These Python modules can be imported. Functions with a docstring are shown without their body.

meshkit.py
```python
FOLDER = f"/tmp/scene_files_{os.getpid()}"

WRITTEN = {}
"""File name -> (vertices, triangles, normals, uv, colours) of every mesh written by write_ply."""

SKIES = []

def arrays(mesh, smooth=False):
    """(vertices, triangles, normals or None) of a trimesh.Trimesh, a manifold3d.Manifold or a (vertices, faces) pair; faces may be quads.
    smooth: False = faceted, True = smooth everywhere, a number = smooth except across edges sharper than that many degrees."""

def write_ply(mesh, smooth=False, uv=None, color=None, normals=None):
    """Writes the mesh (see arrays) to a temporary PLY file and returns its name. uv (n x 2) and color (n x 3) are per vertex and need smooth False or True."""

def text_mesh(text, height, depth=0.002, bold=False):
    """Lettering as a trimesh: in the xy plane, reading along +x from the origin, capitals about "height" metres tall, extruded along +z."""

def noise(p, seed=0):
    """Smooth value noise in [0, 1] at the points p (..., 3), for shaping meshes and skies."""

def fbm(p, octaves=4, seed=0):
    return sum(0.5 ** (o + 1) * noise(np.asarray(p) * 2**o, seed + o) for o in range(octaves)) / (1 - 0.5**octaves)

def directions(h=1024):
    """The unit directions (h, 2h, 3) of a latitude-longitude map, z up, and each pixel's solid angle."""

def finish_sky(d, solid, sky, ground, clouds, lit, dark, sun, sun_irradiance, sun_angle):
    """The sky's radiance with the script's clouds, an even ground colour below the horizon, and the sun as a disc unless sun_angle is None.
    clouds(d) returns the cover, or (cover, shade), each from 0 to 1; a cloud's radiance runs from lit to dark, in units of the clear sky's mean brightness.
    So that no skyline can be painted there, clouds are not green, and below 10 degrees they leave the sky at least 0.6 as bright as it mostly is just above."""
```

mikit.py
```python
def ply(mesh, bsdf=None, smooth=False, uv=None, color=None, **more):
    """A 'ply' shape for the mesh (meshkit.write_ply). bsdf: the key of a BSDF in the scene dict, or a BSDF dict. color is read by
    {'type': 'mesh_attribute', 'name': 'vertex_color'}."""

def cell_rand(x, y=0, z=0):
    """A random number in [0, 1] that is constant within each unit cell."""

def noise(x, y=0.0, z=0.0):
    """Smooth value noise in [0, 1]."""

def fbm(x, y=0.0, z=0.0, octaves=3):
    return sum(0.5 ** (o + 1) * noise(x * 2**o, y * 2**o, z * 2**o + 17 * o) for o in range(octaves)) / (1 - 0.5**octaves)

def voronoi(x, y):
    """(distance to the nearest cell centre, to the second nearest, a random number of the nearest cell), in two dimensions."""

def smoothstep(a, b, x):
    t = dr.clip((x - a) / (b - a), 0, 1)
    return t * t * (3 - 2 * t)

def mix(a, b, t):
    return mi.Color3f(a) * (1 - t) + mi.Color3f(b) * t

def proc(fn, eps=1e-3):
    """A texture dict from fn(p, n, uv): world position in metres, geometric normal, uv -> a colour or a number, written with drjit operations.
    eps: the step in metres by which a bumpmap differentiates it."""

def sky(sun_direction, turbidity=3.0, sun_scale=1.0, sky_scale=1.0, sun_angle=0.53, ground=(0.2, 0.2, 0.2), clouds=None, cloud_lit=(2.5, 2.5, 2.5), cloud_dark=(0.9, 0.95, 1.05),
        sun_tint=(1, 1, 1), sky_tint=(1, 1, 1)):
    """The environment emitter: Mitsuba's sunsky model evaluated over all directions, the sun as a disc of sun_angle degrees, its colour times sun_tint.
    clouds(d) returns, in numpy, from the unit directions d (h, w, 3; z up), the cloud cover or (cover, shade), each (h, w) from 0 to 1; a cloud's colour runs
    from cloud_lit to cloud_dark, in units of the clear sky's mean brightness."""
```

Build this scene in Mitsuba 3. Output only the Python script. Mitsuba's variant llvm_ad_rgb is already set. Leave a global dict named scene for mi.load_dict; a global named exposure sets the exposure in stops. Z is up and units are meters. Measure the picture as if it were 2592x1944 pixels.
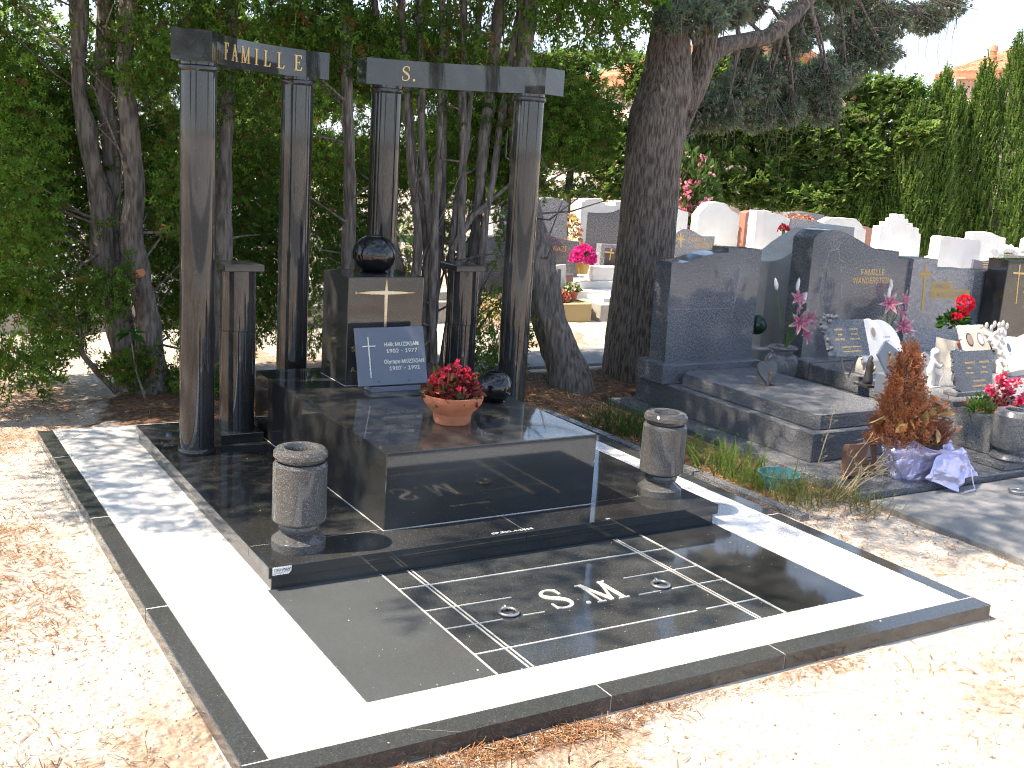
import math
import numpy as np
import trimesh
import drjit as dr
import mitsuba as mi
import mikit
import meshkit
from mikit import noise, fbm, cell_rand, smoothstep, mix, proc
from shapely.geometry import Polygon, box as sbox, Point
from shapely import affinity
from shapely.ops import unary_union

T = mi.ScalarTransform4f
scene, labels = {}, {}
# ------------------------------------------------------------------ camera, sky, exposure
CAM = np.array([-0.8547, -2.6109, 1.6999])
FWD = np.array([0.50934, 0.8356, -0.2058])
UP = np.array([0.05163, 0.20904, 0.97654])
scene['camera'] = {'type': 'perspective', 'fov': 49.703, 'fov_axis': 'x', 'near_clip': 0.05, 'far_clip': 900.0,
                   'to_world': T().look_at(origin=CAM.tolist(), target=(CAM + FWD).tolist(), up=UP.tolist())}
SUN = np.array([-0.566, 0.095, 0.815])


def thin_clouds(d):
    f = meshkit.fbm(d * np.array([3.0, 3.0, 7.0]) + 4.0, 5, 3)
    c = np.clip((f - 0.42) * 3.2, 0, 1) * 0.75
    hz = np.clip(1 - d[..., 2] / 0.30, 0, 1)
    return np.maximum(c, 0.55 * hz), 0.25 * c


scene['sky'] = mikit.sky(SUN.tolist(), turbidity=3.0, clouds=thin_clouds, ground=(0.33, 0.315, 0.29), sun_tint=(0.97, 0.985, 1.02))
exposure = 2.85

# ------------------------------------------------------------------ helpers
USED = {}


def numbered(key):
    n = USED.get(key, 0)
    USED[key] = n + 1
    return key if n == 0 else f'{key}_{n:03d}'


def tag(key, label=None, cat=None, group=None, kind=None):
    d = labels.setdefault(key, {})
    for k, v in (('label', label), ('category', cat), ('group', group), ('kind', kind)):
        if v:
            d[k] = v
    return key


def thing(name, label, cat, group=None):
    return tag(numbered(name), label, cat, group)


def obj(name, mesh, bsdf, parent=None, smooth=False, color=None, label=None, kind=None):
    key = numbered((parent + '__' if parent else '') + name)
    if isinstance(mesh, (list,)):
        mesh = trimesh.util.concatenate(mesh)
    scene[key] = mikit.ply(mesh, bsdf, smooth=smooth, color=color)
    if label or kind:
        tag(key, label, kind=kind)
    return key


def cbox(x0, x1, y0, y1, z0, z1, c=0.006):
    """box with chamfered edges"""
    c = min(c, 0.45 * min(x1 - x0, y1 - y0, z1 - z0))
    pts = []
    for sx in (0, 1):
        for sy in (0, 1):
            for sz in (0, 1):
                p = np.array([(x0, x1)[sx], (y0, y1)[sy], (z0, z1)[sz]])
                d = np.array([1 - 2 * sx, 1 - 2 * sy, 1 - 2 * sz]) * c
                for k in range(3):
                    q = p + d
                    q[k] = p[k]
                    pts.append(q)
    return trimesh.convex.convex_hull(np.array(pts))


def prism(pts, y0, y1, holes=()):
    """polygon in (x, z) extruded along y"""
    poly = pts if not isinstance(pts, (list, tuple)) else Polygon(pts, holes)
    polys = getattr(poly, 'geoms', [poly])
    ms = []
    for g in polys:
        m = trimesh.creation.extrude_polygon(g, y1 - y0, engine='earcut')
        v = m.vertices.copy()
        m.vertices = np.c_[v[:, 0], y1 - v[:, 2], v[:, 1]]
        ms.append(m)
    return trimesh.util.concatenate(ms)


def each(name, meshes, bsdf, parent, **kw):
    for m_ in meshes:
        obj(name, m_, bsdf, parent, **kw)


def slab(pts, z0, z1):
    polys = getattr(pts, 'geoms', [pts]) if not isinstance(pts, (list, tuple)) else [Polygon(pts)]
    ms = []
    for g in polys:
        m = trimesh.creation.extrude_polygon(g, z1 - z0, engine='earcut')
        m.apply_translation([0, 0, z0])
        ms.append(m)
    return trimesh.util.concatenate(ms)


def frame(m, o, ax, ay, az=None):
    ax, ay = np.asarray(ax, float), np.asarray(ay, float)
    ax, ay = ax / np.linalg.norm(ax), ay / np.linalg.norm(ay)
    az = np.cross(ax, ay) if az is None else az
    m = m.copy()
    m.vertices = np.asarray(o, float) + m.vertices @ np.stack([ax, ay, az])
    return m


def lathe(prof, at=(0, 0, 0), n=40):
    m = trimesh.creation.revolve(np.array(prof, float), sections=n)
    m.apply_translation(at)
    return m


def tube(pts, radii, n=10, rough=0.0, seed=0, step=None, ridges=0):
    pts = np.asarray(pts, float)
    radii = np.broadcast_to(np.asarray(radii, float), (len(pts),)).copy()
    if step:
        seg = np.r_[0, np.cumsum(np.linalg.norm(np.diff(pts, axis=0), axis=1))]
        s = np.linspace(0, seg[-1], max(3, int(seg[-1] / step)))
        from scipy.interpolate import PchipInterpolator
        pts = np.stack([PchipInterpolator(seg, pts[:, k])(s) for k in range(3)], 1)
        radii = np.interp(s, seg, radii)
    t = np.gradient(pts, axis=0)
    t /= np.linalg.norm(t, axis=1, keepdims=True)
    a = np.array([0.31, 0.95, 0.05]) if abs(t[0, 2]) > 0.7 else np.array([0, 0, 1.0])
    u = np.cross(t, a)
    u /= np.linalg.norm(u, axis=1, keepdims=True)
    w = np.cross(t, u)
    th = np.arange(n) / n * 2 * np.pi
    ring = np.cos(th)[None, :, None] * u[:, None] + np.sin(th)[None, :, None] * w[:, None]
    V = pts[:, None] + ring * radii[:, None, None]
    if rough:
        q = V * np.array([1, 1, 0.35])
        d = meshkit.fbm(q * 7 + seed, 3, seed) - 0.5
        if ridges:
            d = d + 0.55 * (np.abs(meshkit.noise(np.concatenate([ring * ridges + pts[:, None] * np.array([.5, .5, 2.2])], -1), seed + 5) - 0.5) - 0.25)
        V = V + ring * (d * rough)[..., None]
    m = len(pts)
    i, j = np.meshgrid(np.arange(m - 1), np.arange(n), indexing='ij')
    a0, a1 = i * n + j, i * n + (j + 1) % n
    F = np.concatenate([np.stack([a0, a1, a0 + n], -1).reshape(-1, 3), np.stack([a1, a1 + n, a0 + n], -1).reshape(-1, 3)])
    V = np.concatenate([V.reshape(-1, 3), pts[:1], pts[-1:]])
    k = np.arange(n)
    F = np.concatenate([F, np.stack([(k + 1) % n, k, np.full(n, m * n)], 1), np.stack([(m - 1) * n + k, (m - 1) * n + (k + 1) % n, np.full(n, m * n + 1)], 1)])
    return trimesh.Trimesh(V, F, process=False)


def ball(c, r, s=2):
    m = trimesh.creation.icosphere(subdivisions=s)
    m.vertices = m.vertices * np.asarray(r) + np.asarray(c)
    return m


def torus(c, R, r, ax=(0, 0, 1), n=36, k=10):
    m = trimesh.creation.torus(R, r, major_sections=n, minor_sections=k)
    az = np.asarray(ax, float) / np.linalg.norm(ax)
    a = np.cross(az, [0, 1, 0.01])
    a /= np.linalg.norm(a)
    return frame(m, c, a, np.cross(az, a), az)


def txt(s, h, o, ax=(1, 0, 0), ay=(0, 0, 1), depth=0.002, bold=False, center=False, sx=1.0):
    m = meshkit.text_mesh(s, h, depth, bold)
    m.vertices[:, 0] *= sx
    if center:
        m.vertices[:, 0] -= m.bounds[:, 0].mean()
    return frame(m, o, ax, ay)


# serif capitals (unit cap height)
def bar(x0, y0, x1, y1, w):
    d = np.array([y0 - y1, x1 - x0], float)
    d *= w / 2 / np.hypot(*d)
    return Polygon([(x0 + d[0], y0 + d[1]), (x0 - d[0], y0 - d[1]), (x1 - d[0], y1 - d[1]), (x1 + d[0], y1 + d[1])])


def serif_glyph(c):
    S, th, tn, sf = [], 0.13, 0.065, 0.035

    def foot(x, y, w=0.17):
        S.append(sbox(x - w, y - sf if y > 0.5 else y, x + w, y if y > 0.5 else y + sf))
    if c == 'I':
        S.append(sbox(0.13, 0, 0.13 + th, 1)); foot(0.195, 0); foot(0.195, 1); w = 0.4
    elif c in 'LEF':
        S.append(sbox(0.1, 0, 0.1 + th, 1)); foot(0.165, 0); foot(0.165, 1); w = 0.66
        if c in 'LE':
            S += [sbox(0.1, 0, 0.6, tn * .8), Polygon([(0.6, 0), (0.66, 0.24), (0.62, 0.24), (0.5, 0.04)])]
        if c in 'EF':
            S += [sbox(0.1, 1 - tn * .8, 0.6, 1), Polygon([(0.6, 1), (0.62, 0.78), (0.58, 0.78), (0.5, 0.96)]), sbox(0.1, 0.49, 0.42, 0.49 + tn * .8), sbox(0.4, 0.41, 0.44, 0.62)]
    elif c == 'A':
        S += [bar(0.14, 0.02, 0.44, 0.99, tn), bar(0.40, 1.0, 0.72, 0.0, th), sbox(0.24, 0.30, 0.62, 0.30 + tn * .8)]; foot(0.14, 0, .13); foot(0.72, 0, .16); w = 0.86
    elif c == 'M':
        S += [bar(0.14, 0, 0.17, 1, tn), bar(0.17, 0.98, 0.5, 0.03, th), bar(0.5, 0.03, 0.84, 0.98, tn), bar(0.84, 1, 0.88, 0, th)]; foot(0.14, 0, .13); foot(0.88, 0, .17); foot(.12, 1, .1); foot(.9, 1, .1); w = 1.04
    elif c == 'S':
        t = np.linspace(0, 1, 60)
        ctrl = np.array([(0.53, 0.80), (0.46, 0.95), (0.28, 0.975), (0.13, 0.86), (0.13, 0.70), (0.26, 0.58), (0.42, 0.47), (0.53, 0.33), (0.50, 0.14), (0.34, 0.03), (0.16, 0.05), (0.08, 0.22)])
        from scipy.interpolate import CubicSpline
        cs = CubicSpline(np.linspace(0, 1, len(ctrl)), ctrl)(t)
        wd = 0.05 + 0.10 * np.exp(-((t - 0.5) / 0.2) ** 2)
        S += [bar(*cs[i], *cs[i + 1], wd[i]) for i in range(59)] + [Point(*cs[i]).buffer(wd[i] / 2, 6) for i in range(60)]
        S += [sbox(0.51, 0.70, 0.555, 0.97), sbox(0.06, 0.03, 0.105, 0.30)]; w = 0.62
    else:
        S.append(Point(0.12, 0.09).buffer(0.085, 8)); w = 0.26
    return unary_union(S).buffer(0.004, 2), w


def glyph_mesh(c, h, depth):
    g, w = serif_glyph(c)
    ms = [trimesh.creation.extrude_polygon(p, 1.0, engine='earcut') for p in getattr(g, 'geoms', [g])]
    m = trimesh.util.concatenate(ms)
    m.vertices = m.vertices * [h, h, depth] - [w * h / 2, 0, 0]
    return m, w * h


# foliage ---------------------------------------------------------------------------------
def frond_template(pairs=4, width=0.38, leaf=0.085):
    """flat fern-like spray, length 1 along y, in the xy plane, slightly cupped"""
    V, F = [], []

    def kite(a, b, w):
        a, b = np.array(a, float), np.array(b, float)
        d = (b - a)[:2]
        n = np.array([-d[1], d[0]]) / np.hypot(*d) * w / 2
        m = a * 0.45 + b * 0.55
        k = len(V)
        V.extend([a, [m[0] + n[0], m[1] + n[1], m[2]], b, [m[0] - n[0], m[1] - n[1], m[2]]])
        F.extend([[k, k + 1, k + 2], [k, k + 2, k + 3]])
    kite((0, 0, 0), (0, 1, -0.06), leaf)
    for i in range(pairs):
        y = 0.12 + 0.68 * i / max(1, pairs - 1)
        L = width * (1.0 - 0.55 * i / pairs)
        for s in (-1, 1):
            kite((0, y, 0), (s * L * 0.75, y + L * 0.85, -0.07 * L / width), leaf * 1.1)
    return np.array(V), np.array(F)


def tuft_template(n=7, seed=1, w=0.10):
    r = np.random.default_rng(seed)
    V, F = [], []
    for i in range(n):
        d = r.normal(size=3) + np.array([0, 1.1, 0])
        d /= np.linalg.norm(d)
        s = np.cross(d, r.normal(size=3))
        s *= w / np.linalg.norm(s)
        k = len(V)
        b = d * r.uniform(0.6, 1.0)
        V.extend([d * 0.02, b * .5 + s, b, b * .5 - s])
        F.extend([[k, k + 1, k + 2], [k, k + 2, k + 3]])
    return np.array(V), np.array(F)


def leaf_template():
    return np.array([[0, 0, 0], [.22, .35, .05], [.16, .75, .02], [0, 1, -.08], [-.16, .75, .02], [-.22, .35, .05], [0, .5, -.03]], float), \
        np.array([[0, 1, 6], [1, 2, 6], [2, 3, 6], [3, 4, 6], [4, 5, 6], [5, 0, 6]])


def scatter(tmpl, P, axis, size, rng, colors, normal=None, jitter=0.0):
    """copies of the template (its y axis along `axis`) at points P in one mesh; returns mesh and per-vertex colours"""
    V, F = tmpl
    n = len(P)
    axis = axis / np.linalg.norm(axis, axis=1, keepdims=True)
    nn = rng.normal(size=(n, 3)) if normal is None else normal + rng.normal(size=(n, 3)) * jitter
    side = np.cross(axis, nn)
    side /= np.maximum(np.linalg.norm(side, axis=1, keepdims=True), 1e-9)
    nz = np.cross(side, axis)
    W = P[:, None] + np.asarray(size).reshape(-1, 1, 1) * (V[None, :, 0:1] * side[:, None] + V[None, :, 1:2] * axis[:, None] + V[None, :, 2:3] * nz[:, None])
    FF = (F[None] + (np.arange(n) * len(V))[:, None, None]).reshape(-1, 3)
    return trimesh.Trimesh(W.reshape(-1, 3), FF, process=False), np.repeat(colors, len(V), axis=0)


def palette(rng, n, cols, weights, var=0.25):
    c = np.array(cols)[rng.choice(len(cols), n, p=np.array(weights) / np.sum(weights))]
    return np.clip(c * rng.uniform(1 - var, 1 + var, (n, 1)) * rng.uniform(0.93, 1.07, (n, 3)), 0.002, 0.9)


def in_ellipsoids(rng, els, clump=0.0, freq=1.5, seed=0, shell=0.0):
    out, cen = [], []
    for (cx, cy, cz, rx, ry, rz, n) in els:
        got = np.zeros((0, 3))
        while len(got) < n:
            q = rng.uniform(-1, 1, (n * 2, 3))
            r = np.linalg.norm(q, axis=1)
            q = q[(r < 1) & (r > shell * rng.random(len(q)))]
            p = q * [rx, ry, rz] + [cx, cy, cz]
            if clump:
                p = p[meshkit.fbm(p * freq, 3, seed) > clump]
            got = np.concatenate([got, p])
        out.append(got[:n])
        cen.append(np.tile([cx, cy, cz], (n, 1)))
    return np.concatenate(out), np.concatenate(cen)


# ------------------------------------------------------------------ materials
def rgb(*c):
    return {'type': 'rgb', 'value': list(c)}


def mat(name, base, rough=0.5, bump=None, bscale=0.002, **kw):
    b = {'type': 'principled', 'base_color': proc(base) if callable(base) else rgb(*base), 'roughness': rough, **kw}
    if bump is not None:
        b = {'type': 'bumpmap', 'arbitrary': proc(bump, 0.002), 'scale': 1.0, 'bsdf': b}
    scene[name] = {'type': 'twosided', 'bsdf': b}
    return name


def speck(p, f, lo, hi, a=0.35, b=0.8):
    return smoothstep(a, b, noise(p.x * f, p.y * f, p.z * f))


def c_black(p, n, uv):
    s = noise(p.x * 320, p.y * 320, p.z * 320)
    d = fbm(p.x * 2.1, p.y * 2.1, p.z * 2.1, 3)
    fl = smoothstep(0.80, 0.93, s) * 0.10
    return mi.Color3f(0.020, 0.0207, 0.0212) * (0.7 + 0.6 * s) + mi.Color3f(0.024, 0.0244, 0.024) * smoothstep(0.35, 0.75, d) + fl * mi.Color3f(.8, .8, .8)


def c_blackw(p, n, uv):
    s = noise(p.x * 320, p.y * 320, p.z * 320)
    d = fbm(p.x * 2.1, p.y * 2.1, p.z * 2.1, 3)
    return mi.Color3f(0.062, 0.068, 0.070) * (0.6 + 0.8 * s) + mi.Color3f(0.026, 0.028, 0.029) * d + smoothstep(0.82, 0.93, s) * mi.Color3f(.07, .07, .07)


def c_white(p, n, uv):
    s = noise(p.x * 190, p.y * 190, p.z * 190)
    k = smoothstep(0.60, 0.85, noise(p.x * 260 + 9, p.y * 260, p.z * 260))
    d = fbm(p.x * 1.7, p.y * 1.7, p.z * 1.7, 3)
    return mix((0.80, 0.80, 0.79), (0.60, 0.61, 0.63), s) * (1 - 0.55 * k) * (0.86 + 0.22 * d)


def c_urn(p, n, uv):
    s = noise(p.x * 260, p.y * 260, p.z * 260)
    k = smoothstep(0.62, 0.85, noise(p.x * 380 + 9, p.y * 380, p.z * 380))
    return mix((0.038, 0.038, 0.038), (0.098, 0.097, 0.096), s) + mi.Color3f(.20, .20, .20) * k * 0.8


def c_blue(p, n, uv):
    s = noise(p.x * 210, p.y * 210, p.z * 210)
    t = noise(p.x * 300 + 5, p.y * 300, p.z * 300)
    d = fbm(p.x * 3, p.y * 3, p.z * 3, 2)
    c = mix((0.050, 0.055, 0.063), (0.20, 0.21, 0.23), smoothstep(0.25, 0.8, s))
    return (c + mi.Color3f(.30, .32, .36) * smoothstep(0.70, 0.9, t)) * (0.75 + 0.5 * d)


def c_grey(p, n, uv):
    s = noise(p.x * 120, p.y * 120, p.z * 120)
    t = noise(p.x * 200 + 5, p.y * 200, p.z * 200)
    return mix((0.15, 0.15, 0.165), (0.36, 0.36, 0.38), smoothstep(0.25, 0.8, s)) + mi.Color3f(.3, .3, .3) * smoothstep(0.7, 0.9, t)


def c_concrete(p, n, uv):
    d = fbm(p.x * 5, p.y * 5, p.z * 5, 4)
    e = noise(p.x * 140, p.y * 140, p.z * 140)
    st = fbm(p.x * 9, p.y * 9, p.z * 1.1, 3)
    return mix((0.30, 0.29, 0.27), (0.47, 0.46, 0.43), d) * (0.82 + 0.3 * e) * (0.72 + 0.5 * st)


def c_pave(p, n, uv):
    d = fbm(p.x * 4, p.y * 4, p.z * 4, 4)
    e = noise(p.x * 150, p.y * 150, p.z * 150)
    return mix((0.17, 0.175, 0.18), (0.27, 0.272, 0.275), d) * (0.8 + 0.35 * e)


def c_stone(p, n, uv):
    d = fbm(p.x * 3.3, p.y * 3.3, p.z * 3.3, 3)
    st = fbm(p.x * 12, p.y * 12, p.z * 1.3, 3)
    return mix((0.66, 0.65, 0.61), (0.82, 0.81, 0.78), d) * (0.94 + 0.09 * st)


def c_ground(p, n, uv):
    d = fbm(p.x * 1.05 + 3, p.y * 1.05, 0.0, 4)
    e = fbm(p.x * 7.0, p.y * 7.0, 3.0, 3)
    g = noise(p.x * 85, p.y * 85, 1.0)
    h = noise(p.x * 36 + 7, p.y * 36, 2.0)
    sand = mix((0.42, 0.368, 0.31), (0.59, 0.54, 0.475), e) * (0.70 + 0.42 * g) * (0.88 + 0.2 * h)
    brown = mix((0.20, 0.115, 0.065), (0.40, 0.26, 0.17), noise(p.x * 60, p.y * 60, 5.0)) * (0.7 + 0.5 * g)
    soilc = mix((0.055, 0.032, 0.02), (0.17, 0.095, 0.055), noise(p.x * 50, p.y * 50, 9.0)) * (0.7 + 0.6 * g)
    left = smoothstep(-0.25, -0.7, p.x)
    t = smoothstep(0.50, 0.66, d * 0.62 + e * 0.42 + 0.085 * left - 0.05 * smoothstep(0.8, -0.3, p.y) * (1 - left))
    c = mi.Color3f(sand) * (1 - t * 0.75) + mi.Color3f(brown) * (t * 0.75)
    w = 0.45 * (d - 0.5) + 0.25 * (e - 0.5)
    bed = smoothstep(0.02, 0.25, p.x - 0.30 + w * 2) * smoothstep(0.02, 0.3, 4.92 + w - p.y) * smoothstep(0.0, 0.25, p.y - 3.35 + w)
    bed2 = smoothstep(0.0, 0.1, p.x - 3.12) * smoothstep(0.0, 0.1, 3.92 - p.x) * smoothstep(0.0, 0.45, p.y - 1.15 + w) * smoothstep(0.0, 0.2, 4.6 - p.y)
    bed3 = smoothstep(1.1, 0.1, dr.abs(p.y - 4.9) + w * 1.5) * smoothstep(0.6, 0.2, p.x) * 0.75
    bed4 = smoothstep(-0.13, -0.03, p.y + 0.25 * w) * smoothstep(0.0, 0.35, p.x - 0.15) * smoothstep(2.3, 1.6, p.x) * smoothstep(0.35, 0.65, e) * smoothstep(0.1, 0.0, p.y)
    c = c * (1 - bed3) + mi.Color3f(brown) * bed3
    b = dr.minimum(dr.maximum(dr.maximum(bed, bed2), bed4 * 0.8), 1.0)
    lane = smoothstep(-3.2, -4.6, p.y + w)
    c = c * (1 - lane) + mix((0.30, 0.29, 0.275), (0.44, 0.425, 0.40), e) * (0.8 + 0.4 * g) * lane
    return c * (1 - b) + mi.Color3f(soilc) * b


def c_bark(p, n, uv):
    s = fbm(p.x * 75, p.y * 75, p.z * 9, 3)
    d = fbm(p.x * 4, p.y * 4, p.z * 2, 3)
    return mix((0.085, 0.070, 0.060), (0.25, 0.215, 0.19), smoothstep(0.2, 0.8, s)) * (0.82 + 0.36 * d)


def c_bark_dark(p, n, uv):
    s = fbm(p.x * 95, p.y * 95, p.z * 13, 3)
    return mix((0.062, 0.048, 0.038), (0.215, 0.175, 0.145), smoothstep(0.25, 0.75, s))


def b_bark(p, n, uv):
    return 0.010 * fbm(p.x * 70, p.y * 70, p.z * 9, 3)


def c_tile(p, n, uv):
    r = cell_rand(dr.floor(p.x * 5), dr.floor(p.y * 3), dr.floor(p.z * 5))
    return mix((0.40, 0.16, 0.09), (0.58, 0.30, 0.18), r) * (0.85 + 0.3 * noise(p.x * 9, p.y * 9, p.z * 9))


def c_terra(p, n, uv):
    return mix((0.40, 0.135, 0.062), (0.52, 0.20, 0.105), fbm(p.x * 24, p.y * 24, p.z * 24, 3)) * (0.85 + 0.25 * noise(p.x * 4, p.y * 4, p.z * 30))


def c_wall(p, n, uv):
    return mix((0.60, 0.44, 0.36), (0.74, 0.60, 0.50), fbm(p.x * 1.2, p.y * 1.2, p.z * 1.2, 3))


M_BLACK = mat('black_granite', c_black, 0.045, specular=0.7)
M_BLACKW = mat('black_granite_worn', c_blackw, 0.16, specular=0.5)
M_BLACKB = mat('black_granite_edging', lambda p, n, uv: 0.62 * c_blackw(p, n, uv), 0.07, specular=0.6)
M_WHITE = mat('pale_granite', c_white, 0.14)
M_URN = mat('urn_granite', c_urn, 0.07)
M_BLUE = mat('blue_granite', c_blue, 0.08)
M_BLUEM = mat('blue_granite_honed', c_blue, 0.30)
M_GREY = mat('grey_granite', c_grey, 0.18)
M_CONC = mat('concrete', c_concrete, 0.9, bump=lambda p, n, uv: 0.002 * noise(p.x * 120, p.y * 120, p.z * 120))
M_PAVE = mat('paving_concrete', c_pave, 0.85)
M_STONE = mat('white_stone', c_stone, 0.75)
M_GROUND = mat('earth', c_ground, 0.95, bump=lambda p, n, uv: 0.006 * noise(p.x * 90, p.y * 90, 1.0) + 0.012 * noise(p.x * 33, p.y * 33, 2.0))
M_BARK = mat('bark', c_bark, 0.95, bump=b_bark)
M_BARKD = mat('bark_dark', c_bark_dark, 0.95, bump=b_bark)
M_TILE = mat('roof_tile', c_tile, 0.9)
M_TERRA = mat('terracotta', c_terra, 0.75)
M_WALL = mat('render_wall', c_wall, 0.9)
M_GOLD = mat('gold_leaf', (0.72, 0.50, 0.20), 0.38, metallic=0.35)
M_CREAM = mat('inlay_cream', (0.66, 0.63, 0.55), 0.5)
M_PALE = mat('inlay_white', (0.46, 0.455, 0.43), 0.6)
M_PRINT = mat('dark_print', (0.03, 0.03, 0.035), 0.6)
M_GLASSY = mat('black_glaze', (0.006, 0.006, 0.008), 0.03, specular=0.7)
M_PLAQUE = mat('slate_plaque', (0.115, 0.135, 0.175), 0.30)
M_STEEL = mat('steel', (0.55, 0.54, 0.52), 0.30, metallic=0.9)
M_BRONZE = mat('bronze', (0.30, 0.20, 0.09), 0.40, metallic=0.7)
M_FOIL = mat('lilac_foil', (0.60, 0.58, 0.80), 0.24, metallic=0.55)
M_MARBLE = mat('white_marble', (0.74, 0.73, 0.71), 0.35)
M_CARVE = mat('cream_marble', (0.62, 0.58, 0.52), 0.5)
M_BROWN = mat('brown_stone', (0.20, 0.105, 0.075), 0.45)
M_TEAL = mat('turquoise_plastic', (0.06, 0.24, 0.31), 0.5)
M_PINKST = mat('red_granite', (0.46, 0.22, 0.16), 0.35)
M_YELST = mat('yellow_sandstone', (0.46, 0.36, 0.18), 0.9)
M_STRAW = mat('straw', (0.34, 0.28, 0.16), 0.8)
M_WOOD = mat('cut_wood', (0.58, 0.25, 0.11), 0.8)
M_CLAYDK = mat('soil_fill', (0.06, 0.04, 0.028), 0.95)
M_SKIN = mat('portrait_enamel', (0.36, 0.27, 0.23), 0.2)
VC = {'type': 'mesh_attribute', 'name': 'vertex_color'}
scene['leaf'] = {'type': 'principledthin', 'base_color': VC, 'roughness': 0.55, 'diff_trans': 1.05, 'spec_trans': 0.0}
scene['petal'] = {'type': 'principledthin', 'base_color': VC, 'roughness': 0.6, 'diff_trans': 0.7, 'spec_trans': 0.0}
scene['litter'] = {'type': 'twosided', 'bsdf': {'type': 'diffuse', 'reflectance': VC}}
SOLID = 'litter'

# ------------------------------------------------------------------ the ground
rng = np.random.default_rng(11)


def ground_z(x, y):
    P = np.stack([x, y, np.zeros_like(x)], -1)
    z = -0.062 + 0.020 * (meshkit.fbm(P * 1.3, 3, 2) - 0.5) + 0.012 * (meshkit.fbm(P * 9, 2, 5) - 0.5)
    bed = np.clip((x - 0.3) / 0.4, 0, 1) * np.clip((5.0 - y) / 0.4, 0, 1) * np.clip((y - 3.3) / 0.5, 0, 1) * np.clip((5.2 - x) / 0.5, 0, 1)
    bed = bed * np.maximum(np.clip((3.85 - x) / 0.4, 0, 1), np.clip((y - 4.02) / 0.35, 0, 1))
    z = z + bed * (0.05 + 0.03 * meshkit.fbm(P * 6, 2, 7))
    z = z + 0.05 * np.exp(-(((x - 5.2) / 0.7) ** 2 + ((y - 6.5) / 0.45) ** 2))
    under = (x > 0.03) & (x < 3.10) & (y > 0.03) & (y < 3.80)
    z = np.where(under, -0.12, z)
    apron = (x > 3.87) & (x < 9.5) & (y > 0.345) & (y < 4.0)
    z = np.where(apron, -0.115, z)
    path = (y > 5.0) & (y < 5.7) & (x > 3.25)
    return np.where(path, np.minimum(z, -0.07), z)


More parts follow.
